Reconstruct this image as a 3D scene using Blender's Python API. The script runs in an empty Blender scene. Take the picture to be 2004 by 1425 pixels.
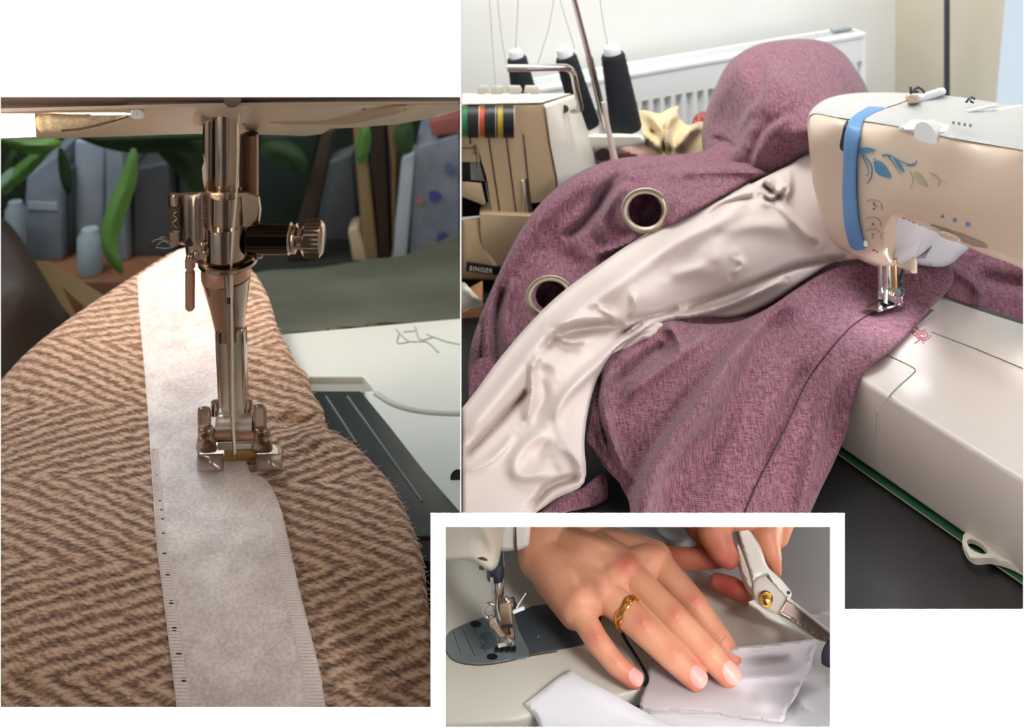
import bpy, bmesh, math, random
import numpy as np
from mathutils import Vector, Matrix, geometry
random.seed(7); np.random.seed(7)

# ---------------------------------------------------------------- camera, world, lights
F = 2400.0          # focal length in pixels of a 2004 wide frame
HR = -600.0         # row of the horizon (level camera with a falling lens shift)
ZC = 1.35           # camera height
D = bpy.data; SC = bpy.context.scene; COL = SC.collection
YB = 0.70           # distance of the white display wall

def P(x, y, Y): return Vector(((x-1002.0)/F*Y, Y, ZC-(y-HR)/F*Y))
def onz(x, y, h):   # the point under pixel (x, y) on the level h metres below the camera
    return P(x, y, h*F/(y-HR))

cam = D.cameras.new('camera'); camo = D.objects.new('camera', cam); COL.objects.link(camo)
camo.location = (0, 0, ZC); camo.rotation_euler = (math.pi/2, 0, 0)
cam.sensor_width = 36; cam.lens = F*36/2004; cam.shift_y = -(712.5-HR)/2004; cam.clip_start = .02
cam.dof.use_dof = True; cam.dof.focus_distance = .81; cam.dof.aperture_fstop = cam.lens/4.0
SC.camera = camo
SC.view_settings.view_transform = 'Standard'; SC.view_settings.look = 'None'
SC.view_settings.exposure = 0; SC.view_settings.gamma = 1; SC.view_settings.use_curve_mapping = False

w = D.worlds.new('world'); SC.world = w; w.use_nodes = True
w.node_tree.nodes['Background'].inputs[0].default_value = (1, .95, .90, 1)
w.node_tree.nodes['Background'].inputs[1].default_value = .27
_n = w.node_tree.nodes; _l = w.node_tree.links     # added gradient shaped for steel reflections: bright left, dim middle, softer right
_t = _n.new('ShaderNodeTexCoord'); _s = _n.new('ShaderNodeSeparateXYZ'); _m = _n.new('ShaderNodeMapRange'); _r = _n.new('ShaderNodeValToRGB')
_m.inputs[1].default_value = -1; _l.new(_t.outputs['Generated'], _s.inputs[0]); _l.new(_s.outputs['X'], _m.inputs[0]); _l.new(_m.outputs[0], _r.inputs[0])
_e = _r.color_ramp.elements; _e[0].position = 0; _e[0].color = (1.0, .95, .88, 1); _e[1].position = 1; _e[1].color = (1.0, .97, .94, 1)
for _p, _v in ((.16, (2.6, 2.35, 2.0, 1)), (.30, (2.2, 2.0, 1.75, 1)), (.36, (.22, .18, .15, 1)), (.62, (.3, .26, .24, 1)), (.70, (1.3, 1.2, 1.1, 1)), (.80, (.5, .47, .45, 1))):
    _q = _e.new(_p); _q.color = _v
_l.new(_r.outputs[0], _n['Background'].inputs[0])

def aim(o, target):
    o.rotation_euler = (Vector(target)-o.location).to_track_quat('-Z', 'Y').to_euler()
def area(name, loc, target, size, power, col=(1, 1, 1), sy=None, spread=180):
    l = D.lights.new(name, 'AREA'); l.energy = power; l.color = col; l.size = size
    if sy: l.shape = 'RECTANGLE'; l.size_y = sy
    l.spread = math.radians(spread)
    o = D.objects.new(name, l); COL.objects.link(o); o.location = loc; aim(o, target); return o
s = D.lights.new('wall_sun', 'SUN'); s.energy = 106; s.angle = .004  # grazing sun added only to whiten the display wall
so = D.objects.new('wall_sun', s); COL.objects.link(so); so.location = (0, 0, 3)
aim(so, (0, math.sin(math.radians(2.5)), 3-math.cos(math.radians(2.5))))
# curtain room: the tall window on the right and two added fill lamps
area('window_light', (.86, .95, ZC+.06), (.30, 1.0, ZC-.42), .55, 2.3, (.78, .89, 1.0), .5)
area('overhead_fill', (.34, 1.15, ZC+.30), (.28, 1.08, ZC-.5), .8, 2.4, (.88, .94, 1.0), .5)  # overhead fill added to brighten upward faces
area('wall_wash_fill', (.05, 1.12, ZC+.34), (.20, 1.5, ZC-.35), .5, 4.0, (1, .985, .96), .25, spread=110)  # fill lamp added to lift the back wall
# close-up room: warm machine lamp, cool daylight behind
area('lamp_light', P(170, 150, .99), P(470, 960, .92), .10, 3.2, (1, .80, .60))
area('book_fill', (-1.15, 1.75, ZC+.45), (-.85, 2.5, ZC-.5), .7, 17, (.86, .93, 1.0))  # unseen fill added to brighten the books
area('back_daylight', (-.55, 1.55, ZC+.25), P(420, 600, 1.12), .25, .55, (.75, .86, 1.0), spread=70)
area('machine_lamp_light', P(1775, 528, .925), P(1680, 640, .93), .03, .035, (.88, .93, 1.0), .03, spread=130)
# niche with the hands
area('hand_fill', (.50, .05, ZC+.0), P(1250, 1230, .82), .30, .50, (1, .97, .93), spread=34)  # fill added on the near side, aimed through the opening
area('niche_fill', (.41, .87, ZC-.583), (.15, .84, ZC-.605), .05, 1.0, (1, .97, .94), .22)  # unseen fill added under the table to brighten the niche's far part
area('left_fill', P(-420, 420, .74), P(440, 470, .95), .05, .26, (1, .90, .76), .22)  # unseen fill added for highlights on the steel cylinders

# ---------------------------------------------------------------- materials
def C(h):
    v = [int(h[i:i+2], 16)/255 for i in (0, 2, 4)]
    return tuple((c/12.92 if c <= .04045 else ((c+.055)/1.055)**2.4) for c in v)+(1,)
MATS = {}
def mat(name, col, rough=.6, metal=0, col2=None, ns=200, bump=0, bs=None, emit=0, coat=0, sheen=0, spec=.5, stretch=(1, 1, 1), sss=0, detail=3, lo=.35, hi=.65, trans=0):
    m = D.materials.new(name); m.use_nodes = True; N = m.node_tree.nodes; L = m.node_tree.links
    b = N['Principled BSDF']; c = C(col)
    b.inputs['Base Color'].default_value = c; b.inputs['Roughness'].default_value = rough
    b.inputs['Metallic'].default_value = metal; b.inputs['Coat Weight'].default_value = coat
    b.inputs['Sheen Weight'].default_value = sheen; b.inputs['Specular IOR Level'].default_value = spec
    b.inputs['Coat Roughness'].default_value = .15; b.inputs['Transmission Weight'].default_value = trans
    if sss:
        b.inputs['Subsurface Weight'].default_value = sss; b.inputs['Subsurface Radius'].default_value = (1, .35, .2)
        b.inputs['Subsurface Scale'].default_value = .004
    if emit:
        b.inputs['Emission Color'].default_value = c; b.inputs['Emission Strength'].default_value = emit
    if col2 or bump:
        tc = N.new('ShaderNodeTexCoord'); mp = N.new('ShaderNodeMapping'); mp.inputs['Scale'].default_value = stretch
        L.new(tc.outputs['Object'], mp.inputs[0])
        if col2:
            n = N.new('ShaderNodeTexNoise'); n.inputs['Scale'].default_value = ns; n.inputs['Detail'].default_value = detail
            L.new(mp.outputs[0], n.inputs['Vector'])
            r = N.new('ShaderNodeValToRGB'); r.color_ramp.elements[0].color = c; r.color_ramp.elements[1].color = C(col2)
            r.color_ramp.elements[0].position = lo; r.color_ramp.elements[1].position = hi
            L.new(n.outputs[0], r.inputs[0]); L.new(r.outputs[0], b.inputs['Base Color'])
            if emit: L.new(r.outputs[0], b.inputs['Emission Color'])
        if bump:
            n2 = N.new('ShaderNodeTexNoise'); n2.inputs['Scale'].default_value = bs or ns; n2.inputs['Detail'].default_value = 3
            L.new(mp.outputs[0], n2.inputs['Vector'])
            bp = N.new('ShaderNodeBump'); bp.inputs['Strength'].default_value = bump; bp.inputs['Distance'].default_value = .0006
            L.new(n2.outputs[0], bp.inputs['Height']); L.new(bp.outputs[0], b.inputs['Normal'])
    MATS[name] = m; return m

# ---------------------------------------------------------------- mesh helpers
def link(name, me, m, parent=None, sharp=40):
    o = D.objects.new(name, me); COL.objects.link(o)
    if m is not None: me.materials.append(m)
    if len(me.polygons):
        me.polygons.foreach_set('use_smooth', [True]*len(me.polygons)); me.set_sharp_from_angle(angle=math.radians(sharp))
    if parent is not None:
        r = parent
        off = Vector(r.location) if r.type == 'EMPTY' else None
        o.parent = r
        if off is not None: o.location = -off
        me.update()
    return o
def mesh(name, V, Fc, m, parent=None, sharp=40, weld=False):
    me = D.meshes.new(name); me.from_pydata([tuple(v) for v in V], [], [tuple(f) for f in Fc]); me.validate()
    bm = bmesh.new(); bm.from_mesh(me)
    if weld: bmesh.ops.remove_doubles(bm, verts=bm.verts, dist=1e-6)
    bmesh.ops.recalc_face_normals(bm, faces=bm.faces); bm.to_mesh(me); bm.free()
    return link(name, me, m, parent, sharp)
def frombm(name, bm, m, parent=None, sharp=40):
    bmesh.ops.recalc_face_normals(bm, faces=bm.faces)
    me = D.meshes.new(name); bm.to_mesh(me); bm.free(); return link(name, me, m, parent, sharp)
def tag(o, label, cat, group=None, kind=None):
    o['label'] = label; o['category'] = cat
    if group: o['group'] = group
    if kind: o['kind'] = kind
    return o
def thing(name, label, cat, loc, group=None):
    o = D.objects.new(name, None); COL.objects.link(o); o.location = loc; o.empty_display_size = .02
    return tag(o, label, cat, group)
def struct(o): o['kind'] = 'structure'; return o

def add_tube(bm, pts, r, seg=12, cap=True):
    pts = [Vector(p) for p in pts]; n = len(pts); R = r if isinstance(r, (list, tuple)) else [r]*n
    ref = None; rings = []
    for i, p in enumerate(pts):
        t = (pts[min(i+1, n-1)]-pts[max(i-1, 0)])
        if t.length < 1e-9: t = Vector((0, 0, 1))
        t.normalize()
        if ref is None:
            ref = Vector((0, 1, 0)) if abs(t.y) < .9 else Vector((1, 0, 0))
        a = (ref-t*ref.dot(t)).normalized(); ref = a; b = t.cross(a)
        rings.append([bm.verts.new(p+(a*math.cos(2*math.pi*k/seg)+b*math.sin(2*math.pi*k/seg))*R[i]) for k in range(seg)])
    for i in range(n-1):
        for k in range(seg):
            bm.faces.new((rings[i][k], rings[i][(k+1) % seg], rings[i+1][(k+1) % seg], rings[i+1][k]))
    if cap: bm.faces.new(rings[0][::-1]); bm.faces.new(rings[-1])
def tube(name, pts, r, m, parent=None, seg=12, sharp=50):
    bm = bmesh.new(); add_tube(bm, pts, r, seg); return frombm(name, bm, m, parent, sharp)
def spl(pts, n=8):  # Catmull-Rom through points of any dimension
    p = [np.array(q, float) for q in pts]; p = [2*p[0]-p[1]]+p+[2*p[-1]-p[-2]]; out = []
    for i in range(1, len(p)-2):
        for k in range(n):
            t = k/n
            out.append(.5*(2*p[i]+(p[i+1]-p[i-1])*t+(2*p[i-1]-5*p[i]+4*p[i+1]-p[i+2])*t*t+(3*p[i]-p[i-1]-3*p[i+1]+p[i+2])*t**3))
    out.append(p[-2]); return out
def loop(pts, n=5):  # closed smooth outline
    m_ = len(pts); p = [np.array(q, float) for q in pts]; out = []
    for i in range(m_):
        a, b, c, d = p[(i-1) % m_], p[i], p[(i+1) % m_], p[(i+2) % m_]
        for k in range(n):
            t = k/n
            out.append(.5*(2*b+(c-a)*t+(2*a-5*b+4*c-d)*t*t+(3*b-a-3*c+d)*t**3))
    return [tuple(q) for q in out]
def add_box(bm, c, sx, sy, sz, rot=None, bev=0):
    r = bmesh.ops.create_cube(bm, size=1); M = (rot or Matrix.Identity(3)).to_4x4()
    T = Matrix.Translation(c) @ M @ Matrix.Diagonal((sx, sy, sz, 1))
    bmesh.ops.transform(bm, matrix=T, verts=r['verts'])
    if bev:
        es = list({e for v in r['verts'] for e in v.link_edges})
        bmesh.ops.bevel(bm, geom=es, offset=bev, segments=3, profile=.5, affect='EDGES')
def box(name, c, size, m, parent=None, rot=None, bev=0):
    bm = bmesh.new(); add_box(bm, Vector(c), *size, rot=rot, bev=bev); return frombm(name, bm, m, parent, 35)
def prism(name, pts, vec, m, parent=None, bev=0, sharp=35):
    bm = bmesh.new(); f = bm.faces.new([bm.verts.new(p) for p in pts])
    r = bmesh.ops.extrude_face_region(bm, geom=[f])
    bmesh.ops.translate(bm, vec=Vector(vec), verts=[v for v in r['geom'] if isinstance(v, bmesh.types.BMVert)])
    bmesh.ops.recalc_face_normals(bm, faces=bm.faces)
    if bev: bmesh.ops.bevel(bm, geom=list(bm.edges), offset=bev, segments=3, profile=.5, affect='EDGES', clamp_overlap=True)
    bmesh.ops.triangulate(bm, faces=[f for f in bm.faces if len(f.verts) > 4])
    return frombm(name, bm, m, parent, sharp)
def flat(name, outline, h, t, m, parent=None, bev=0):   # a slab lying level, its top h below the camera, outline seen at these pixels
    return prism(name, [onz(x, y, h) for x, y in outline], (0, 0, -t), m, parent, bev)

def inside(poly, X, Y):
    poly = np.array(poly); r = np.zeros(len(X), bool); n = len(poly); j = n-1
    for i in range(n):
        xi, yi = poly[i]; xj, yj = poly[j]
        with np.errstate(divide='ignore', invalid='ignore'):
            c = ((yi > Y) != (yj > Y)) & (X < (xj-xi)*(Y-yi)/(yj-yi+1e-12)+xi)
        r ^= c; j = i
    return r
def segdist(X, Y, pl):
    pl = np.array(pl, float); best = np.full(len(X), 1e9)
    for a, b in zip(pl[:-1], pl[1:]):
        d = b-a; L2 = (d**2).sum()+1e-9
        t = np.clip(((X-a[0])*d[0]+(Y-a[1])*d[1])/L2, 0, 1)
        best = np.minimum(best, np.hypot(X-a[0]-t*d[0], Y-a[1]-t*d[1]))
    return best
def tps(pts):
    p = np.array(pts, float); n = len(p); XY = p[:, :2]/500.0
    def phi(r): return np.where(r > 1e-9, r*r*np.log(np.maximum(r, 1e-9)), 0)
    K = phi(np.hypot(XY[:, None, 0]-XY[None, :, 0], XY[:, None, 1]-XY[None, :, 1]))+np.eye(n)*1e-5
    Q = np.c_[np.ones(n), XY]; A = np.block([[K, Q], [Q.T, np.zeros((3, 3))]])
    s_ = np.linalg.solve(A, np.r_[p[:, 2], 0, 0, 0])
    def f(x, y):
        x = np.atleast_1d(np.asarray(x, float))/500; y = np.atleast_1d(np.asarray(y, float))/500
        return phi(np.hypot(x[:, None]-XY[None, :, 0], y[:, None]-XY[None, :, 1])) @ s_[:n]+s_[n]+s_[n+1]*x+s_[n+2]*y
    return f
def folds(base, ridges, noise=0):
    """base depth plus folds: each (polyline, width px, height m[, sharp])"""
    R = []
    for r in ridges:
        pl = [tuple(q) for q in spl(r[0], 6)] if len(r[0]) > 2 else r[0]
        R.append((pl, r[1], r[2], r[3] if len(r) > 3 else 2))
    def f(x, y):
        x = np.atleast_1d(np.asarray(x, float)); y = np.atleast_1d(np.asarray(y, float)); d = base(x, y)
        for pl, wd, h, pw in R:
            q = segdist(x, y, pl)/wd
            e0 = np.hypot(x-pl[0][0], y-pl[0][1]); e1 = np.hypot(x-pl[-1][0], y-pl[-1][1]); k = max(wd*1.6, 1)
            tp = (1-np.exp(-(e0/k)**2)*.9)*(1-np.exp(-(e1/k)**2)*.9)
            d = d-h*tp*np.exp(-q**pw)
        return d
    return f
def steps(base, lines):
    """overlapping layers: each (polyline, softness px, height m, reach px); the side to the right of the line's direction lies nearer"""
    Ls = [([tuple(q) for q in spl(l[0], 6)], l[1], l[2], l[3]) for l in lines]
    def f(x, y):
        x = np.atleast_1d(np.asarray(x, float)); y = np.atleast_1d(np.asarray(y, float)); d = base(x, y)
        for pl, sw, h, reach in Ls:
            best = np.full(len(x), 1e9); sg = np.zeros(len(x)); p = np.array(pl)
            for a, b in zip(p[:-1], p[1:]):
                v = b-a; t = np.clip(((x-a[0])*v[0]+(y-a[1])*v[1])/((v**2).sum()+1e-9), 0, 1)
                q = np.hypot(x-a[0]-t*v[0], y-a[1]-t*v[1]); s_ = np.sign(v[0]*(y-a[1])-v[1]*(x-a[0])); k = q < best
                best = np.where(k, q, best); sg = np.where(k, s_, sg)
            e0 = np.hypot(x-p[0, 0], y-p[0, 1]); e1 = np.hypot(x-p[-1, 0], y-p[-1, 1])
            tp = (1-np.exp(-(e0/reach*1.3)**2)*.85)*(1-np.exp(-(e1/reach*1.3)**2)*.85)
            u = sg*best
            d = d-h*tp*(.5*(1-np.tanh((-u-sw)/sw)))*np.exp(-(np.maximum(u, 0)/reach)**2)*np.exp(-(np.maximum(-u, 0)/(reach*.4))**2)
        return d
    return f
def dens(poly, step):
    out = []
    for i in range(len(poly)):
        a = np.array(poly[i], float); b = np.array(poly[(i+1) % len(poly)], float)
        n = max(1, int(np.hypot(*(b-a))/step)); out += [tuple(a+(b-a)*k/n) for k in range(n)]
    return out
def relief(name, outline, depth, m, step=8, thick=.01, parent=None, holes=(), edge=0, edgew=10, back=None, sharp=50):
    """a solid whose near surface runs through the given depths; edge rounds its rim away by that many metres"""
    ol = dens(outline, step); hl = [dens(h, step) for h in holes]
    A = np.array(ol); lo = A.min(0); hi = A.max(0)
    gx, gy = np.meshgrid(np.arange(lo[0], hi[0], step), np.arange(lo[1], hi[1], step*.866))
    gx[1::2] += step/2; gx = gx.ravel(); gy = gy.ravel()
    k = inside(ol, gx, gy) & (segdist(gx, gy, ol+[ol[0]]) > step*.45)
    for h in hl: k &= ~inside(h, gx, gy) & (segdist(gx, gy, h+[h[0]]) > step*.4)
    vs = [Vector(p) for p in ol]; es = [(i, (i+1) % len(ol)) for i in range(len(ol))]
    for h in hl:
        b = len(vs); vs += [Vector(p) for p in h]; es += [(b+i, b+(i+1) % len(h)) for i in range(len(h))]
    if edge:   # extra ring so that the rounding has points
        pass
    vs += [Vector((a, b)) for a, b in zip(gx[k], gy[k])]
    r = geometry.delaunay_2d_cdt(vs, es, [], 0, 1e-5)
    V = np.array([tuple(v) for v in r[0]]); T = [f for f in r[2] if len(f) == 3]
    cen = np.array([V[list(f)].mean(0) for f in T]); ok = inside(ol, cen[:, 0], cen[:, 1])
    for h in hl: ok &= ~inside(h, cen[:, 0], cen[:, 1])
    T = [f for f, o_ in zip(T, ok) if o_]
    Y = depth(V[:, 0], V[:, 1])
    if edge:
        q = np.clip(segdist(V[:, 0], V[:, 1], ol+[ol[0]])/edgew, 0, 1)
        Y = Y+edge*(1-np.sqrt(np.clip(1-(1-q)**2, 0, 1)))
    pts = [P(V[i, 0], V[i, 1], Y[i]) for i in range(len(V))]
    n = len(pts)
    if back is None:
        c = P(A[:, 0].mean(), A[:, 1].mean(), 1)-Vector((0, 0, ZC)); back = c.normalized()*thick
    back = Vector(back)
    cnt = {}
    for f in T:
        for a, b in ((f[0], f[1]), (f[1], f[2]), (f[2], f[0])):
            cnt.setdefault((min(a, b), max(a, b)), []).append((a, b))
    faces = [tuple(f) for f in T]+[tuple(i+n for i in f[::-1]) for f in T]
    for kk, e in cnt.items():
        if len(e) == 1: a, b = e[0]; faces.append((b, a, a+n, b+n))
    allv = pts+[p+back for p in pts]
    me = D.meshes.new(name); me.from_pydata([tuple(v) for v in allv], [], faces)
    bm = bmesh.new(); bm.from_mesh(me)
    bmesh.ops.delete(bm, geom=[v for v in bm.verts if not v.link_faces], context='VERTS')
    bmesh.ops.recalc_face_normals(bm, faces=bm.faces)
    bm.to_mesh(me); bm.free()
    return link(name, me, m, parent, sharp)
def const(Y): return lambda x, y: np.full(len(np.atleast_1d(x)), float(Y))
def minus(f, d): return lambda x, y: f(x, y)-d
def cutpix(o, keep):     # keep only the faces whose centre is seen where keep(x, y) is true, after cutting along the given pixel lines
    lines, test = keep; bm = bmesh.new(); bm.from_mesh(o.data); cp = Vector((0, 0, ZC))
    for kind, v in lines:
        if kind == 'x': no = Vector((F, -(v-1002.0), 0))
        else: no = Vector((0, (v-HR), F))
        bmesh.ops.bisect_plane(bm, geom=bm.verts[:]+bm.edges[:]+bm.faces[:], plane_co=cp, plane_no=no.normalized(), dist=1e-7)
    rm = []
    for f in bm.faces:
        c = f.calc_center_median(); x = 1002+c.x/c.y*F; y = HR+(ZC-c.z)/c.y*F
        if not test(x, y): rm.append(f)
    bmesh.ops.delete(bm, geom=rm, context='FACES'); bm.to_mesh(o.data); bm.free()
def voxel(name, parts, vox, it, m, parent=None, fac=.5):
    """union of round-ended tapering limbs [(p, q, r0, r1)], grown into one smooth skin"""
    bm = bmesh.new()
    for p, q, r0, r1 in parts:
        p = Vector(p); q = Vector(q); L_ = (q-p).length; n = max(2, int(L_/(min(r0, r1)*.5)))
        pts = []; rs = []
        d = (q-p).normalized() if L_ > 1e-6 else Vector((0, 0, 1))
        for k in range(5, 0, -1): a = k/5*math.pi/2*.98; pts.append(p-d*r0*math.sin(a)); rs.append(r0*math.cos(a))
        for k in range(n+1): pts.append(p+(q-p)*k/n); rs.append(r0+(r1-r0)*k/n)
        for k in range(1, 6): a = k/5*math.pi/2*.98; pts.append(q+d*r1*math.sin(a)); rs.append(r1*math.cos(a))
        add_tube(bm, pts, rs, 16)
    bmesh.ops.recalc_face_normals(bm, faces=bm.faces)
    me = D.meshes.new(name); bm.to_mesh(me); bm.free(); o = D.objects.new(name, me); COL.objects.link(o)
    rm = o.modifiers.new('r', 'REMESH'); rm.mode = 'VOXEL'; rm.voxel_size = vox
    sm = o.modifiers.new('s', 'SMOOTH'); sm.iterations = it; sm.factor = fac
    dg = bpy.context.evaluated_depsgraph_get(); dg.update()
    me2 = D.meshes.new_from_object(o.evaluated_get(dg)); me2.name = name
    D.objects.remove(o); D.meshes.remove(me)
    return link(name, me2, m, parent, 180)
# ---------------------------------------------------------------- the setting: white display wall with three windows, room behind it
white = mat('white_board', 'FAFAFA', .8)
wallp = mat('plaster', 'E9E8E2', .9, col2='EDEDE9', ns=4, bump=.05, bs=300)
taupe = mat('taupe_plaster', 'C4BBA9', .9, col2='CFC6B6', ns=5)
dark = mat('dark_room', '2A2622', .9)
def wall_cells():
    xs = [-2600, 1, 843, 872, 901, 902.2, 1625, 1653, 2003, 3600]
    ys = [-3100, -8, 190, 1005, 1031, 1193, 1385, 1424, 2500]
    def solid(x, y):
        if 1 < x < 901 and 190 < y < 1385 and not (x > 843 and y > 1005): return False
        if 902.2 < x < 2003 and -8 < y < 1193 and not (x < 1653 and y > 1005): return False
        if 872 < x < 1625 and 1031 < y < 1424: return False
        return True
    bm = bmesh.new(); vv = {}; fr = []
    sh = {1005: 1.2, 1193: 1.5, 1385: 1.7, 1424: 1.5}
    def v(i, j):
        if (i, j) not in vv: vv[(i, j)] = bm.verts.new(P(xs[i], ys[j]+sh.get(ys[j], 0), YB))
        return vv[(i, j)]
    for i in range(len(xs)-1):
        for j in range(len(ys)-1):
            if solid((xs[i]+xs[i+1])/2, (ys[j]+ys[j+1])/2): fr.append(bm.faces.new((v(i, j), v(i+1, j), v(i+1, j+1), v(i, j+1))))
    r = bmesh.ops.extrude_face_region(bm, geom=fr)
    bmesh.ops.translate(bm, vec=(0, .0006, 0), verts=[q for q in r['geom'] if isinstance(q, bmesh.types.BMVert)])
    return struct(frombm('wall_front', bm, white, None, 30))
wall_cells()
def sheet(name, pts, m, t=(0, 0, 0)):   # a thin wall: polygon plus thickness
    return struct(prism(name, pts, t, m))
z0, z1 = 0.0, ZC+.62
sheet('floor', [(-1.7, YB, 0), (1.2, YB, 0), (1.2, 3.3, 0), (-1.7, 3.3, 0)], dark, (0, 0, -.05))
sheet('ceiling', [(-1.7, YB, z1), (1.2, YB, z1), (1.2, 3.3, z1), (-1.7, 3.3, z1)], wallp, (0, 0, .05))
sheet('wall_left', [(-1.7, YB, z0), (-1.7, 3.3, z0), (-1.7, 3.3, z1), (-1.7, YB, z1)], dark, (-.05, 0, 0))
sheet('wall_right', [(1.2, YB, z0), (1.2, 3.3, z0), (1.2, 3.3, z1), (1.2, YB, z1)], wallp, (.05, 0, 0))
# partition between the close-up room and the curtain room, and the short cheeks of the niche with the hands
def part(x, Y): return (x-1002)/F*Y
def zr(row, Y): return ZC-(row-HR)/F*Y
sheet('wall_partition', [(part(901.6, .703), .703, z1), (part(901.6, 3.25), 3.25, z1), (part(901.6, 3.25), 3.25, zr(1017, 3.25)), (part(901.6, .703), .703, zr(1017, .703))], wallp, (.0002, 0, 0))
sheet('wall_niche_left', [(part(857, .703), .703, zr(1018, .703)), (part(857, 1.0), 1.0, zr(1018, 1.0)), (part(857, 1.0), 1.0, .3), (part(857, .703), .703, .3)], white, (.0004, 0, 0))
sheet('wall_niche_right', [(.46, .703, ZC-.556), (.46, 1.0, ZC-.556), (.46, 1.0, .3), (.46, .703, .3)], white, (.0004, 0, 0))

# ================================================================ PHOTO 2: curtain room
SH2 = .548
wA = P(901, 0, 1.36); wB = P(1752, 0, 1.68); wC = P(2060, 0, 1.42)
def vwall(name, a, b, m, t=(0, .03, 0), lo=.5):
    return sheet(name, [(a.x, a.y, z1-.01), (b.x, b.y, z1-.01), (b.x, b.y, lo), (a.x, a.y, lo)], m, t)
vwall('wall_back', Vector((part(903, 1.361), 1.361, 0)), wB, wallp)
vwall('wall_window', wB, wC, taupe, (.02, .02, 0))
# window reveal seen as a pale blue strip
winm = mat('window_sky', 'D6E7F3', .5, emit=.95, spec=0)
winm.node_tree.nodes['Principled BSDF'].inputs['Base Color'].default_value = (.02, .02, .02, 1)
w1 = sheet('window_1', [P(1968, -8, 1.475), P(2062, -8, 1.40), P(2062, 330, 1.40), P(1938, 330, 1.475)], winm, (.01, .01, 0))
frame_m = mat('white_frame', 'F0F2F4', .5)
polem = mat('dark_pole', '45464A', .4, metal=.3)
tag(tube('pole', [P(1853, -40, 1.50), P(1853, 330, 1.50)], .0036, polem, seg=16), 'thin dark grey upright pole against the taupe wall', 'pole')

radm = mat('radiator_enamel', 'F2F3F2', .35)
def radiator():
    r = thing('radiator', 'white panel radiator with vertical flutes below the plain wall', 'radiator', (0.2, 1.45, .8))
    a = P(1040, 175, 1.345); b = P(1690, 72, 1.567); z = a.z; b.z = z
    ax = (b-a); L = ax.length; ax.normalize(); n = Vector((ax.y, -ax.x, 0))   # towards the room
    H = .24; T = .035
    def pt(s, q, zz): return a+ax*s+n*q+Vector((0, 0, zz))
    bm = bmesh.new(); N = int(L/.0155)
    prof = []
    for i in range(N):
        s0 = i*L/N; d = L/N
        prof += [(s0, 0), (s0+d*.28, 0), (s0+d*.38, -.006), (s0+d*.80, -.006), (s0+d*.93, 0)]
    prof.append((L, 0))
    rows = [(-.035, 0), (-.0415, 1), (-H+.03, 1), (-H+.02, 0)]
    g = [[bm.verts.new(pt(s, q*k, zz)) for s, q in prof] for zz, k in rows]
    for i in range(3):
        for j in range(len(prof)-1): bm.faces.new((g[i][j], g[i][j+1], g[i+1][j+1], g[i+1][j]))
    frombm('front_panel', bm, radm, r, 30)
    prism('front_rim', [pt(0, 0, -.006), pt(L, 0, -.006), pt(L, 0, -.035), pt(0, 0, -.035)], -n*.003, radm, r)
    prism('top_grille', [pt(0, .001, 0), pt(L, .001, 0), pt(L, -T, 0), pt(0, -T, 0)], (0, 0, -.006), radm, r, bev=.001)
    prism('side_panel', [pt(L, .001, 0), pt(L, -T, 0), pt(L, -T, -H), pt(L, .001, -H)], ax*.004, radm, r)
    gm = mat('grille_slot', '9FA3A6', .7)
    bm = bmesh.new()
    for i in range(95):
        s_ = L*(i+.5)/95; c = pt(s_, -T*.5, .0003); add_box(bm, c, .0022, T*.55, .0006, Matrix.Rotation(math.atan2(ax.y, ax.x), 3, 'Z'))
    o = frombm('grille_slots', bm, gm, r); o['kind'] = 'stuff'
    box('valve_clip', pt(L*.955, -T*.5, .004), (.03, .008, .003), gm, r, Matrix.Rotation(math.atan2(ax.y, ax.x), 3, 'Z'))
radiator()

# table, mat
tablem = mat('black_table', '1F1F21', .30, col2='2B2A2B', ns=900, spec=.5)
o = flat('table', [(903.5, 430), (2120, 430), (2180, 1245), (1645, 1245), (1645, 1004), (903.5, 1004)], SH2+.0015, .004, tablem)
tag(o, 'black table top under the sewing machine and the purple curtain', 'table')

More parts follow.
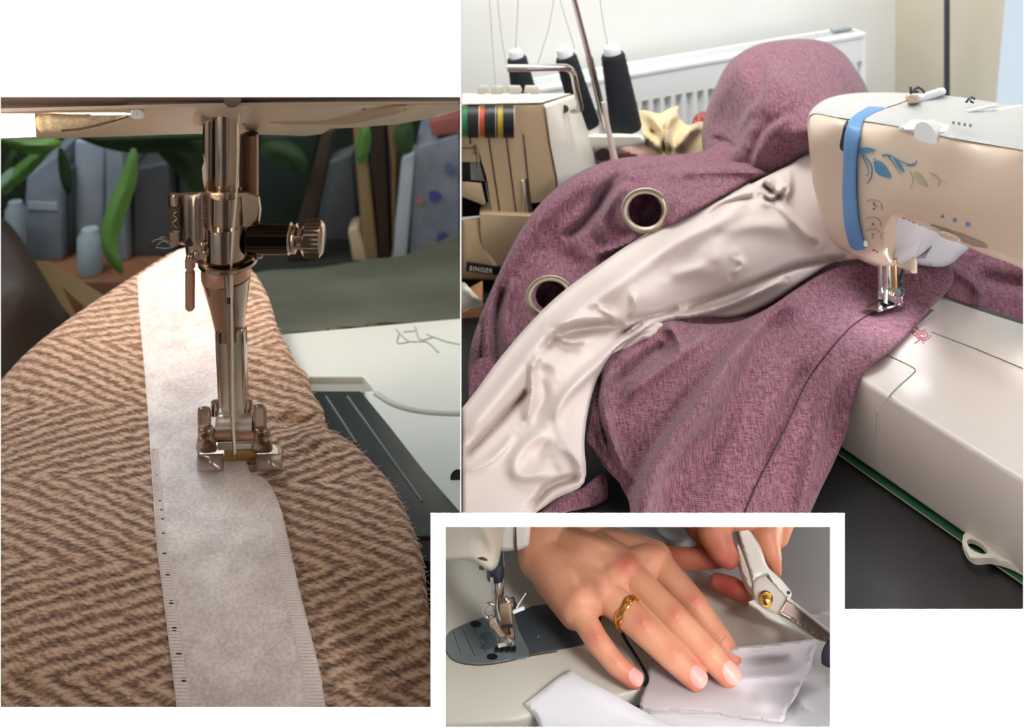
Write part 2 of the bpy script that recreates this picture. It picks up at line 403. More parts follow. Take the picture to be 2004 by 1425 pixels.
# ---- overlocker
cream = mat('cream_plastic', 'BBA382', .45, spec=.4)
cream2 = mat('ivory_plastic', 'E6DFD0', .4)
blackm = mat('black_plastic', '121213', .4)
chrome = mat('chrome', 'C9C6C2', .18, metal=1)
groove = mat('dark_groove', '4A3B2C', .8)
def serger():
    t = thing('overlocker', 'beige overlock sewing machine with coloured tension dials at the left edge', 'overlock machine', onz(985, 560, SH2))
    YF = 1.14; v = Vector((.030, .072, -.0144))
    def F_(x, y, d=0): return P(x, y, YF-d)
    body = [(904, 207), (1058, 205), (1063, 214), (1072, 280), (1086, 350), (1090, 430), (963, 419), (952, 345), (943, 318), (935, 286), (904, 283)]
    bm = bmesh.new(); n = len(body)
    front = [bm.verts.new(F_(*q)) for q in body]; bk = []
    for q in body: bk.append(bm.verts.new(F_(*q)+(v if q[1] < 300 else v*1.25+Vector((.008, .02, -.006)))))
    bm.faces.new(front); bm.faces.new(bk[::-1])
    side = [bm.faces.new((front[i], front[(i+1) % n], bk[(i+1) % n], bk[i])) for i in range(n)]
    bmesh.ops.triangulate(bm, faces=[f for f in bm.faces if len(f.verts) > 4])
    frombm('body', bm, cream, t, 25)
    # ivory side cheek and sloping top
    q0 = [F_(1059, 205), F_(1063, 214), F_(1072, 280), F_(1086, 352), F_(1090, 430)]
    q1 = [P(1116, 186, 1.213), P(1121, 192, 1.213), P(1142, 250, 1.24), P(1168, 312, 1.25), P(1190, 400, 1.25)]
    V = [p+Vector((.0030, -.0012, .0010)) for p in q0+q1]
    o = mesh('side_cheek', V, [(i, i+1, i+6, i+5) for i in range(4)], cream2, t, 20)
    sm_ = o.modifiers.new('t', 'SOLIDIFY'); sm_.thickness = .001
    prism('top_cover', [F_(904, 207)+Vector((0, 0, .001)), F_(1059, 204)+Vector((0, 0, .001)), P(1117, 184.5, 1.213), P(904, 184.5, 1.213)], (0, 0, .0008), cream2, t)
    for xa, xb in ((918, 956), (950, 1000), (985, 1040)):
        tube('top_seam', [F_(xa, 205)+Vector((0, 0, .0025)), P(xb, 184.2, 1.213)+Vector((0, 0, .0012))], .0005, frame_m, t, 6)
    # tension dials
    cols = [('dial_green', '1F7A46'), ('dial_orange', 'C9502B'), ('dial_yellow', 'B7A12E')]
    for i, x0 in enumerate((905.5, 938, 974)):
        g = mat(*cols[i], .5); d = None
        for nm, xa, wd, mm, rr in (('tension_dial', 11, 21, blackm, .0152), ('colour_band', 0, 11, g, .0135), ('number_band', 21, 12, cream2, .0148), ('black_edge', -4, 4, blackm, .0145)):
            a_ = F_(x0+xa, 236, -.003); b_ = F_(x0+xa+wd, 236, -.003)
            if d is None:
                d = tube(nm, [a_, b_], rr, mm, t, 32); d['label'] = 'tension dial with a '+cols[i][0][5:]+' band'
            else:
                if a_.x < part(903.2, a_.y): continue
                tube(nm, [a_, b_], rr, mm, d, 32)
        if i:
            for k in range(5):
                a = math.radians(-40+k*22); c = F_(x0+26, 236, -.003)+Vector((0, -math.cos(a)*.0149, -math.sin(a)*.0149))
                box('dial_number', c, (.0018, .0006, .0008), blackm, d, Matrix.Rotation(a, 3, 'X'))
    relief('front_rib', [(1019, 207), (1058, 206), (1070, 280), (1083, 350), (1060, 395), (1042, 415), (1037, 380), (1026, 300), (1019, 262)], const(YF-.001), cream, 12, .004, t, edge=.001, edgew=5)
    for a_, b_, c_, d_ in ((919, 262, 921, 282), (955, 262, 978, 414), (990, 262, 1010, 416), (1024, 262, 1040, 416)):
        tube('front_groove', [F_(a_, b_, .0002), F_(c_, d_, .0002)], .0008, groove, t, 6)
    # thumb wheel
    bm = bmesh.new()
    pts = [F_(1022+4*math.sin(k/20*math.pi), 352+k*3.1, .0022*math.sin(k/20*math.pi)) for k in range(21)]
    add_tube(bm, pts, .0014, 8); frombm('adjusting_wheel', bm, cream2, t)
    for k in range(1, 20): tube('wheel_tooth', [pts[k]+Vector((-.0016, -.0011, 0)), pts[k]+Vector((.0016, -.0011, 0))], .00035, groove, t, 5)
    tube('wheel_slot', [F_(1030, 350, .0003), F_(1036, 416, .0003)], .0009, groove, t, 6)
    # looper bay
    prism('lower_cover', [F_(938, 417, .012), F_(1045, 422, .012), F_(1050, 470, .012), F_(1000, 545, .012), F_(960, 548, .012), F_(941, 470, .012)], (0, .05, -.01), cream, t, bev=.0015)
    relief('lower_base', [(904, 430), (939, 425), (945, 470), (985, 540), (980, 549), (904, 546)], tps([(904, 430, 1.135), (940, 430, 1.135), (904, 500, 1.13), (980, 500, 1.125), (904, 545, 1.128), (980, 545, 1.125)]), cream, 8, .03, t, edge=.003, edgew=8)
    prism('machine_base', [F_(904, 540), F_(1040, 540), F_(1040, 556), F_(904, 556)], (0, .1, 0), blackm, t)
    relief('needle_plate_guard', [(904, 355), (942, 358), (950, 395), (948, 402), (904, 385)], const(1.137), cream, 9, .03, t, edge=.0015, edgew=4)
    relief('presser_arm', [(904, 316), (920, 316), (922, 352), (904, 356)], const(1.15), blackm, 6, .02, t)
    tube('presser_bar', [P(914, 284, 1.155), P(914, 360, 1.155)], .0015, chrome, t)
    for x_, y_ in ((930, 300), (934, 330)):
        tube('needle_thread', [P(x_-3, 283, 1.137), P(x_, y_, 1.136)], .0004, blackm, t, 5)
    relief('clear_panel', [(920, 315), (938, 314), (948, 355), (922, 352)], const(1.16), frame_m, 8, .01, t)
    relief('needle_bay', [(904, 283), (936, 286), (960, 410), (962, 420), (904, 425)], const(1.18), blackm, 12, .004, t)
    # door with diagram lines
    prism('upper_door', [F_(904, 283, -.001), F_(936, 283, -.001), F_(940, 318, -.001), F_(904, 318, -.001)], (0, .01, 0), cream, t, bev=.0008)
    tube('door_hook', [F_(926, 286, .001), F_(932, 303, .001), F_(924, 298, .001)], .0004, blackm, t, 5)
    tube('door_line', [F_(904, 290, .0008), F_(930, 290, .0008)], .0004, groove, t, 5)
    # label
    c = [F_(913, 516, .017), F_(980, 525, .017), F_(979, 539, .017), F_(912, 531, .017)]
    pl = prism('name_plate', c, (0, .004, 0), blackm, t)
    cu = D.curves.new('SINGER', 'FONT'); cu.body = 'SINGER'; cu.size = .0058; cu.extrude = .0001; cu.align_x = 'CENTER'; cu.align_y = 'CENTER'; cu.space_character = 1.15; cu.offset = .0001
    to = D.objects.new('brand_lettering', cu); COL.objects.link(to)
    dg = bpy.context.evaluated_depsgraph_get(); me = D.meshes.new_from_object(to.evaluated_get(dg)); D.objects.remove(to)
    pc = (c[0]+c[1]+c[2]+c[3])/4; ang = math.atan2((c[1]-c[0]).z, (c[1]-c[0]).x)
    me.transform(Matrix.Translation(pc+Vector((-.0022, -.0006, 0))) @ Matrix.Rotation(-ang, 4, 'Y') @ Matrix.Rotation(math.pi/2, 4, 'X'))
    link('brand_lettering', me, frame_m, pl)
    # top thread buttons, handle, holes
    btn = mat('grey_button', 'B9B2A8', .5)
    for x, w_ in ((946, 24), (974, 26), (1007, 30), (1041, 32)):
        prism('thread_guide_tab', [P(x-w_/2+3, 170, 1.208), P(x+w_/2-4, 170, 1.208), P(x+w_/2, 178, 1.208), P(x+w_/2-4, 184.5, 1.208), P(x-w_/2, 184.5, 1.208)], (0, .006, 0), btn, t, bev=.0008)
    h = [(992, 133, 1.10), (1040, 133, 1.105), (1095, 132, 1.12), (1112, 134, 1.13), (1122, 145, 1.15), (1128, 175, 1.165), (1135, 205, 1.18), (1133, 214, 1.185), (1118, 216, 1.19)]
    tube('carry_handle', [P(*q) for q in spl(h, 5)], .0033, chrome, t, 14)
    tube('cheek_hole', [P(1103, 214, 1.179), P(1103, 214, 1.18)+Vector((.002, .002, 0))], .0036, groove, t, 20)
serger()

def stand():
    t = thing('thread_stand', 'ivory thread stand with telescopic steel rod behind the overlocker', 'thread stand', onz(1190, 420, SH2+.0))
    tube('telescopic_rod', [P(1108, -60, 1.20), P(1155, 120, 1.23)], .0028, chrome, t, 14)
    tube('rod_lower', [P(1153, 112, 1.23), P(1190, 268, 1.26)], .0036, chrome, t, 14)
    relief('tray', loop([(1130, 268), (1160, 262), (1225, 262), (1258, 266), (1262, 280), (1250, 292), (1190, 298), (1150, 298), (1135, 285)], 3), const(1.235), cream2, 8, .05, t, edge=.004, edgew=6)
    tube('spool_pin', [P(1180, 200, 1.16), P(1190, 250, 1.16), P(1203, 315, 1.16)], [.0018, .0024, .0036], mat('pin_pink_white', 'D8C6BC', .5), t)
    prism('tray_foot', [P(1163, 296, 1.24), P(1200, 296, 1.24), P(1200, 345, 1.24), P(1163, 345, 1.24)], (0, .03, 0), cream2, t, bev=.001)
    relief('tray_hole', loop([(1165, 300), (1180, 290), (1195, 297), (1195, 310), (1180, 315), (1168, 312)], 3), const(1.234), mat('dark_hole', '3A2420', .8), 6, .002, t)
stand()
thr = mat('black_thread', '101318', .85, col2='1E252C', ns=60, stretch=(1, 1, 25), bump=.4, bs=900)
spw = mat('spool_core', 'D9D9DA', .45)
def spool(a, b, ra, rb, label, cap=14, foot=None, Y=1.26):
    s_ = Y/F; t = thing('thread_cone', label, 'thread cone', P(b[0], b[1], Y), 'black thread cones on the stand')
    A = P(a[0], a[1], Y); B = P(b[0], b[1], Y); d = (A-B).normalized()
    n = 26; tube('wound_thread', [B+(A-B)*k/n for k in range(n+1)], [s_*(rb+(ra-rb)*k/n+(.5 if k % 2 else 0)-(2 if k in (0, n) else 0)) for k in range(n+1)], thr, t, 28)
    tube('cone_core', [A, A+d*s_*cap*.7, A+d*s_*cap], [s_*ra*.75, s_*ra*.72, s_*ra*.62], spw, t, 24)
    if foot: tube('cone_base', [B-d*s_*foot, B], [s_*rb*1.02, s_*rb*.98], spw, t, 24)
spool((1011, 112), (1027, 190), 19, 25, 'black thread cone standing furthest left, behind the steel handle', 14)
spool((1107, 110), (1149, 248), 21, 26, 'middle black thread cone, partly behind the steel rod', 16, 12)
spool((1199, 105), (1226, 254), 23, 31, 'black thread cone right of the steel rod, nearest the radiator', 15, 13)
fine = mat('fine_grey_thread', '8E8A86', .8)
for i, (q, lab) in enumerate([([(957, -20), (963, 80), (970, 170)], 'leftmost fine thread rising from the overlocker'),
        ([(972, -20), (980, 60), (990, 125)], 'second fine thread from the left, rising to the left of the first cone'),
        ([(1015, -20), (1012, 40), (1009, 97)], 'fine thread rising upright from the leftmost cone'),
        ([(1087, -20), (1075, 50), (1062, 95), (1052, 128)], 'fine thread slanting down towards the steel handle'),
        ([(1090, -20), (1108, 40), (1125, 95)], 'fine thread running down to the middle cone'),
        ([(1172, -20), (1180, 40), (1190, 92)], 'fine thread rising from the cone right of the rod')]):
    tag(tube('thread', [P(x, y, 1.2) for x, y in spl(q, 5)], .00028, fine, seg=5), lab, 'thread', 'fine threads above the cones')

# beige cloth and red cloth beyond
beige = mat('beige_cloth', 'D9C49A', .8, col2='D2BB8E', ns=20, sheen=.3)
bd = folds(tps([(1250, 220, 1.30), (1370, 230, 1.30), (1250, 310, 1.26), (1370, 310, 1.26), (1310, 260, 1.26)]),
    [([(1262, 215), (1290, 250), (1305, 300)], 9, .018), ([(1325, 215), (1305, 250), (1310, 300)], 8, .022), ([(1240, 250), (1275, 275), (1290, 305)], 9, .02), ([(1375, 240), (1345, 262), (1325, 300)], 10, .022),
     ([(1300, 240), (1300, 300)], 4, -.02), ([(1265, 255), (1290, 262)], 5, -.014)])
o = relief('beige_cloth', loop([(1248, 222), (1262, 216), (1290, 222), (1310, 212), (1328, 208), (1326, 222), (1345, 245), (1378, 240), (1385, 300), (1330, 318), (1235, 318), (1210, 290), (1238, 262)], 4), bd, beige, 4, .02)
tag(o, 'crumpled beige cloth lying between the thread cones and the purple heap', 'cloth')
redm = mat('red_check', 'C23B44', .8, col2='E9A6A0', ns=260)
tag(relief('red_cloth', loop([(1355, 240), (1362, 225), (1378, 218), (1392, 225), (1390, 250), (1362, 246)], 3), const(1.31), redm, 5, .01), 'small bit of red patterned cloth beside the beige cloth', 'cloth')
tag(relief('mauve_cloth', [(1204, 300), (1215, 288), (1262, 284), (1290, 300), (1300, 318), (1200, 320)], folds(const(1.17), [([(1210, 292), (1270, 312)], 8, .01)]), mat('mauve_cloth', '9A7A6E', .85), 5, .006), 'dull mauve scrap of cloth under the thread stand', 'cloth')
# ---- curtain: purple face, pale lining, steel eyelets
def weave(name, c1, c2, s1=900, s2=150):
    m = mat(name, c1, .92, sheen=.15, spec=.2); N = m.node_tree.nodes; L = m.node_tree.links; b = N['Principled BSDF']
    tc = N.new('ShaderNodeTexCoord'); outs = []
    for st, rot in (((1, .12, .12), .5), ((.12, 1, 1), .5)):
        mp = N.new('ShaderNodeMapping'); mp.inputs['Scale'].default_value = st; mp.inputs['Rotation'].default_value = (0, rot, .6)
        n = N.new('ShaderNodeTexNoise'); n.inputs['Scale'].default_value = s1; n.inputs['Detail'].default_value = 3
        L.new(tc.outputs['Object'], mp.inputs[0]); L.new(mp.outputs[0], n.inputs['Vector']); outs.append(n.outputs[0])
    a = N.new('ShaderNodeMath'); a.operation = 'ADD'; L.new(outs[0], a.inputs[0]); L.new(outs[1], a.inputs[1])
    r = N.new('ShaderNodeMapRange'); r.inputs[1].default_value = .78; r.inputs[2].default_value = 1.22; L.new(a.outputs[0], r.inputs[0])
    cr = N.new('ShaderNodeValToRGB'); cr.color_ramp.elements[0].color = C(c1); cr.color_ramp.elements[1].color = C(c2)
    L.new(r.outputs[0], cr.inputs[0]); L.new(cr.outputs[0], b.inputs['Base Color'])
    bp = N.new('ShaderNodeBump'); bp.inputs['Strength'].default_value = .22; bp.inputs['Distance'].default_value = .0003
    L.new(a.outputs[0], bp.inputs['Height']); L.new(bp.outputs[0], b.inputs['Normal']); return m
purple = weave('purple_linen', '5A333D', '976A78', 1300)
lin = mat('lining', 'D3C5BE', .5, spec=.35, sheen=.1)
silver = mat('eyelet_steel', 'CFC4B0', .28, metal=.8)
def curtain():
    t = thing('curtain', 'purple woven curtain with pale lining and steel eyelets heaped across the table', 'curtain', onz(1400, 900, SH2))
    # big heap at the back
    hb = folds(tps([(1380, 250, 1.24), (1420, 150, 1.22), (1500, 85, 1.26), (1580, 78, 1.27), (1650, 110, 1.25), (1700, 180, 1.22), (1540, 170, 1.12), (1600, 190, 1.11), (1450, 230, 1.16), (1380, 310, 1.17), (1480, 320, 1.09), (1580, 300, 1.06), (1650, 260, 1.09), (1250, 330, 1.13), (1500, 360, 1.08)]),
        [([(1640, 150), (1620, 200), (1570, 260), (1540, 300)], 24, .014), ([(1385, 265), (1430, 280)], 9, -.008), ([(1520, 130), (1540, 200)], 20, .008)])
    hb = steps(hb, [([(1440, 270), (1462, 225), (1490, 190), (1502, 150), (1500, 100)], 3.5, .022, 42), ([(1465, 240), (1462, 190), (1447, 140), (1436, 118)], 3, .010, 24),
        ([(1470, 345), (1482, 300), (1500, 262), (1530, 238), (1570, 225)], 3.5, .026, 44), ([(1412, 345), (1425, 310), (1450, 280), (1480, 225)], 3.5, .016, 30), ([(1382, 262), (1420, 270), (1450, 285)][::-1], 3, .008, 16)])
    relief('fabric_heap', loop([(1378, 300), (1376, 240), (1400, 170), (1430, 118), (1480, 88), (1540, 77), (1600, 78), (1640, 95), (1672, 130), (1700, 185), (1700, 260), (1600, 290), (1560, 330), (1500, 360), (1400, 345)], 5), hb, purple, 5, .06, t, edge=.045, edgew=26)
    # left swag with the eyelets
    sb = folds(tps([(920, 780, .945), (930, 680, 1.0), (960, 580, 1.04), (1000, 480, 1.06), (1060, 400, 1.08), (1120, 350, 1.10), (1200, 315, 1.13), (1300, 305, 1.15), (1400, 295, 1.15), (1480, 300, 1.12), (1560, 325, 1.09), (1100, 480, 1.035), (1200, 430, 1.045), (1260, 410, 1.03), (1320, 380, 1.04), (1420, 360, 1.05), (1080, 580, .995), (1000, 680, .975), (960, 780, .935), (1150, 560, 1.0), (1250, 480, 1.03)]),
        [([(925, 720), (950, 600), (1000, 500), (1060, 420), (1130, 362), (1230, 325)], 26, .020), ([(1225, 330), (1180, 380), (1150, 430), (1100, 470)], 9, -.018), ([(1290, 318), (1230, 340), (1195, 400), (1175, 440), (1180, 480)], 12, .016),
         ([(1240, 345), (1200, 372), (1160, 425)], 7, -.014), ([(1330, 325), (1320, 390), (1310, 420)], 14, .010), ([(1300, 345), (1380, 335), (1500, 335)], 10, .012), ([(1320, 312), (1400, 318), (1470, 316)], 8, -.005),
         ([(1230, 335), (1300, 330), (1360, 322)], 6, -.004), ([(985, 560), (970, 640), (975, 740)], 7, -.014), ([(1010, 540), (990, 620), (1000, 700)], 10, .012), ([(1060, 470), (1120, 520), (1140, 570)], 25, -.016), ([(1100, 470), (1060, 520)], 20, -.008),
         ([(945, 620), (940, 700), (945, 760)], 5, -.012), ([(1160, 500), (1220, 480), (1250, 465)], 8, .01)])
    sb = steps(sb, [([(1520, 340), (1440, 330), (1340, 328), (1270, 335), (1230, 352), (1200, 385), (1182, 430)][::-1], 3, .010, 26), ([(1480, 322), (1400, 312), (1320, 318), (1240, 322)][::-1], 3, .006, 16)])
    e1 = loop([(1263+33*math.cos(a), 412+34*math.sin(a)) for a in np.arange(0, 2*math.pi, .4)], 2)
    e2 = loop([(1080+33*math.cos(a), 579+31*math.sin(a)) for a in np.arange(0, 2*math.pi, .4)], 2)
    relief('eyelet_heading', loop([(915, 790), (917, 700), (940, 620), (976, 535), (1014, 460), (1060, 395), (1120, 345), (1180, 318), (1250, 305), (1320, 303), (1380, 294), (1430, 270), (1500, 280), (1545, 325), (1510, 345), (1480, 352), (1420, 385), (1340, 430), (1250, 490), (1170, 555), (1100, 620), (1020, 700), (950, 790)], 4), sb, purple, 5, .012, t, holes=(e1, e2), edge=.02, edgew=12)
    for (cx, cy, rx, ry) in ((1263, 412, 44, 41), (1077, 582, 44, 40)):
        bm = bmesh.new(); n = 48; Y0 = float(min(sb([cx+k for k in (-40, 0, 40, 0)], [cy+k for k in (0, -38, 0, 38)])))-.002
        prof = [(1.10, .004), (1.09, -.001), (1.04, -.0022), (1.0, -.0012), (.97, -.0026), (.88, -.0030), (.80, -.0016), (.78, .004)]
        g = [[bm.verts.new(P(cx+rx*k*math.cos(2*math.pi*i/n), cy+ry*k*math.sin(2*math.pi*i/n), Y0+d+.00012*ry*math.sin(2*math.pi*i/n)*-1)) for i in range(n)] for k, d in prof]
        for a in range(len(prof)-1):
            for i in range(n): bm.faces.new((g[a][i], g[a][(i+1) % n], g[a+1][(i+1) % n], g[a+1][i]))
        frombm('eyelet', bm, silver, t, 60)
        # cloth of the fold seen behind the eyelet
        relief('inner_fold', loop([(cx+48*math.cos(a), cy+46*math.sin(a)) for a in np.arange(0, 2*math.pi, .5)], 2), folds(const(Y0+.055), [([(cx-10, cy+35), (cx+20, cy-30)], 8, .01)]), purple, 8, .004, t)
    # pale lining, a long tongue from the machine down to the lower left
    lb = folds(tps([(903, 850, .845), (903, 960, .80), (1000, 1000, .775), (1080, 980, .785), (1140, 900, .80), (960, 760, .88), (1040, 680, .915), (1140, 590, .95), (1260, 510, .985), (1380, 430, 1.01), (1480, 370, 1.03), (1570, 320, 1.05), (1600, 400, 1.02), (1680, 505, 1.0), (1500, 560, .99), (1400, 590, .985), (1300, 620, .965), (1220, 670, .93), (1170, 740, .89), (1150, 830, .84), (1400, 500, .975), (1250, 580, .945), (1100, 720, .89), (1040, 830, .85), (980, 900, .82)]),
        [([(903, 860), (980, 770), (1080, 650), (1200, 560), (1330, 470), (1470, 400)], 20, .014), ([(903, 900), (980, 820), (1040, 760)], 7, -.012), ([(1050, 700), (1095, 655), (1180, 640), (1230, 640)], 10, -.012),
         ([(1075, 640), (1130, 625), (1200, 620)], 11, .010), ([(1083, 655), (1110, 668), (1150, 668)], 6, .010), ([(1165, 600), (1190, 612), (1210, 630)], 7, .009), ([(1240, 570), (1242, 600), (1230, 628)], 7, .010), ([(1230, 628), (1290, 615), (1330, 600)], 5, -.010), ([(1200, 660), (1260, 630)], 5, -.012),
         ([(1030, 830), (1040, 770), (1044, 715), (1062, 690)], 8, .012), ([(1046, 706), (1078, 712), (1098, 735)], 11, .006), ([(1056, 735), (1064, 780), (1040, 830)], 11, -.007), ([(1290, 625), (1200, 690), (1110, 770), (1080, 830)], 12, .012), ([(1270, 650), (1180, 720)], 5, -.010),
         ([(1085, 840), (1040, 860), (1010, 900), (1020, 930), (1090, 920)], 14, .010), ([(1080, 860), (1060, 890), (1070, 905)], 13, -.008), ([(1100, 870), (1130, 900), (1138, 930)], 9, .008), ([(1140, 930), (1080, 950), (1050, 980), (1030, 1000)], 8, -.010), ([(903, 925), (960, 900), (1010, 850)], 9, .006),
         ([(1440, 500), (1455, 520), (1430, 545)], 9, .007), ([(1500, 395), (1520, 380), (1540, 355)], 7, .012), ([(1490, 360), (1515, 378), (1530, 385)], 5, -.014), ([(1535, 380), (1510, 392), (1490, 385)], 5, -.012), ([(1500, 345), (1515, 372)], 5, .012), ([(1540, 340), (1545, 370), (1530, 392)], 6, .010), ([(1520, 395), (1560, 440), (1600, 480)], 9, .007), ([(1480, 385), (1420, 400), (1380, 430)], 6, -.008),
         ([(1340, 600), (1450, 560), (1560, 520), (1660, 505)], 6, -.012), ([(1320, 625), (1430, 595), (1540, 545)], 8, .010), ([(1400, 460), (1480, 440), (1560, 450)], 16, .006), ([(1300, 540), (1400, 520)], 14, .006)])
    relief('lining', [tuple(q) for q in spl([(903.5, 800), (935, 760), (975, 705), (1030, 640), (1090, 580), (1170, 520), (1260, 460), (1350, 415), (1430, 380), (1490, 350), (1540, 325), (1590, 300), (1640, 330), (1700, 430), (1700, 500), (1660, 512), (1620, 520), (1560, 560), (1500, 600), (1440, 622), (1370, 622), (1300, 632), (1250, 655), (1200, 690), (1170, 740), (1150, 810), (1143, 870), (1143, 945), (1090, 975), (1040, 1008), (1000, 1011), (903.5, 1011)], 4)], lb, lin, 3.4, .006, t, edge=.012, edgew=9)
    # bit of lining showing between
    relief('lining_corner', loop([(1190, 690), (1230, 645), (1262, 627), (1300, 635), (1290, 650), (1255, 680), (1215, 705)], 4), folds(tps([(1190, 690, .925), (1300, 635, .955), (1250, 660, .94), (1230, 690, .932)]), [([(1215, 690), (1250, 662), (1280, 655)], 6, .008), ([(1225, 665), (1260, 640)], 5, -.008)]), lin, 4, .006, t, edge=.004, edgew=5)
    # front panel running under the needle
    pb = folds(tps([(1180, 700, .92), (1160, 800, .875), (1150, 860, .86), (1250, 640, .955), (1330, 640, .955), (1400, 630, .965), (1500, 600, .975), (1600, 540, .99), (1690, 510, 1.0), (1740, 515, .99), (1860, 520, 1.0), (1760, 600, .958), (1830, 580, .965), (1700, 640, .925), (1800, 640, .925), (1600, 650, .92), (1720, 700, .880), (1700, 560, .985), (1500, 700, .905), (1400, 750, .875), (1300, 800, .86), (1640, 830, .855), (1560, 850, .84), (1450, 900, .82), (1300, 950, .805), (1200, 900, .84), (1600, 960, .82), (1590, 1005, .81), (1450, 1000, .79), (1250, 1010, .79)]),
        [([(1240, 1060), (1290, 900), (1370, 800), (1430, 700), (1490, 625), (1580, 560)], 24, .028), ([(1200, 1010), (1290, 850), (1380, 740), (1460, 640)], 14, -.008), ([(1215, 780), (1290, 720), (1360, 670), (1400, 640)], 16, .012), ([(1195, 760), (1260, 700), (1310, 675)], 10, -.012),
         ([(1298, 638), (1320, 650), (1330, 680), (1318, 690)], 7, .014), ([(1290, 665), (1300, 690)], 10, -.018), ([(1200, 720), (1182, 790), (1205, 880), (1240, 950)], 7, .010), ([(1175, 730), (1170, 800), (1190, 880)], 5, -.012), ([(1345, 645), (1370, 640)], 10, -.014), ([(1590, 700), (1540, 800), (1480, 920)], 16, -.010), ([(1650, 700), (1600, 850), (1560, 1060)], 18, .010), ([(1480, 700), (1420, 820), (1360, 960)], 20, -.006), ([(1250, 670), (1210, 730)], 14, .008)])
    pb = steps(pb, [([(1232, 1040), (1262, 930), (1310, 850), (1370, 770), (1435, 690), (1510, 618)], 3.5, .016, 60), ([(1185, 900), (1172, 830), (1176, 760), (1200, 712)], 3, .010, 26), ([(1205, 800), (1250, 752), (1320, 700), (1390, 655)], 4, .010, 34)])
    relief('seamed_panel', [tuple(q) for q in spl([(1143, 862), (1155, 800), (1168, 740), (1185, 700), (1230, 672), (1265, 650), (1290, 632), (1320, 628), (1370, 634), (1440, 630), (1500, 605), (1560, 565), (1620, 530), (1680, 512), (1740, 515), (1800, 520), (1850, 516), (1868, 530), (1862, 560), (1825, 600), (1790, 640), (1740, 690), (1700, 720), (1680, 760), (1655, 850), (1630, 910), (1608, 955), (1583, 1011)], 4)]+[(1235, 1011), (1230, 980), (1212, 945), (1180, 912)], pb, purple, 4.5, .010, t, edge=.006, edgew=8)
    st = mat('dark_stitching', '4A2E3A', .9)
    sp = spl([(1722, 606), (1690, 622), (1660, 645), (1620, 690), (1580, 745), (1545, 820), (1510, 890), (1480, 950), (1455, 1008)], 9)
    for a, b in zip(sp[:-1], sp[1:]):
        c = a+(b-a)*.68
        tube('stitch', [P(a[0], a[1], float(pb([a[0]], [a[1]])[0])-.0008), P(c[0], c[1], float(pb([c[0]], [c[1]])[0])-.0008)], .0006, st, t, 6)
    relief('under_fold', [tuple(q) for q in spl([(1290, 655), (1300, 610), (1400, 600), (1480, 575), (1560, 535), (1640, 500), (1720, 500), (1740, 540), (1660, 560), (1580, 600), (1500, 640), (1400, 660)], 4)], tps([(1300, 620, .985), (1400, 620, .992), (1560, 550, 1.022), (1700, 510, 1.03), (1660, 560, .999)]), purple, 6, .004, t)
    # folded end behind the needle and the piece behind the machine
    rb = folds(tps([(1850, 515, 1.012), (1920, 560, 1.0), (1918, 600, .99), (1860, 570, .985), (1825, 600, .985)]), [([(1850, 520), (1905, 555), (1918, 590)], 8, .008)])
    relief('turned_end', loop([(1845, 514), (1885, 522), (1915, 555), (1920, 585), (1912, 603), (1870, 590), (1840, 575), (1855, 545)], 4), rb, purple, 5, .006, t, edge=.003, edgew=5)
    relief('back_panel', [(1850, 516), (1870, 485), (1950, 480), (2100, 500), (2100, 660), (2004, 628), (1915, 600), (1880, 560)], folds(tps([(1870, 490, 1.06), (2100, 500, 1.04), (2100, 650, 1.0), (1915, 600, 1.01), (1980, 560, 1.03)]), [([(1900, 540), (2000, 560), (2100, 565)], 16, -.01)]), purple, 7, .006, t)
    relief('hem_fold', loop([(1060, 1000), (1100, 970), (1140, 955), (1180, 925), (1190, 960), (1180, 985), (1120, 1000), (1060, 1011)], 4), folds(tps([(1060, 1005, .80), (1190, 930, .85), (1190, 990, .83)]), [([(1150, 950), (1185, 970)], 10, .01)]), purple, 5, .006, t, edge=.004, edgew=6)
    relief('left_hem', loop([(917, 790), (925, 720), (950, 700), (975, 730), (960, 770), (935, 800)], 4), tps([(917, 790, .93), (960, 700, .97), (970, 760, .94)]), purple, 6, .006, t)
curtain()
# small things at the left edge under the overlocker
card = mat('cardboard', 'B98457', .8)
tag(prism('cardboard_box', [P(904, 612, 1.08), P(943, 590, 1.08), P(945, 700, 1.08), P(930, 790, 1.05), P(904, 800, 1.05)], (0, .04, 0), card, None, bev=.001), 'brown cardboard box at the left, under the overlocker', 'box')
tag(relief('white_rag', loop([(904, 552), (925, 570), (945, 592), (943, 600), (915, 604), (904, 602)], 3), folds(const(1.07), [([(904, 560), (940, 595)], 6, .006)]), mat('rag_white', 'DDD6C8', .8), 5, .008), 'crumpled white rag lying on the cardboard box', 'cloth')

# ---- sewing machine
shell = mat('machine_shell', 'D6BFAB', .38, coat=.25)
shellw = mat('machine_top', 'BDBBB8', .35, coat=.25)
lilac = mat('machine_inner', 'E2E2EA', .35, coat=.2)
blue = mat('blue_stripe', '5F8FC0', .4)
AZ = .3255
armf = tps([(1579, 242, .995), (1584, 330, .988), (1600, 420, .982), (1632, 475, .97), (1650, 260, .958), (1650, 400, .958), (1700, 300, .94), (1700, 480, .943), (1735, 515, .948), (1757, 270, .922), (1800, 300, .905), (1800, 430, .905), (1858, 290, .885), (1900, 330, .872), (1900, 470, .872), (2004, 320, .842), (2004, 510, .842), (2100, 340, .818), (2100, 545, .818),
    (1598, 212, 1.01), (1623, 193, 1.03), (1676, 182, 1.035), (1770, 182, 1.0), (1862, 189, .972), (1946, 201, .95), (2004, 207, .932), (2100, 216, .90),
    (1640, 232, .968), (1760, 247, .925), (1858, 268, .889), (2004, 293, .846), (2100, 310, .822)])
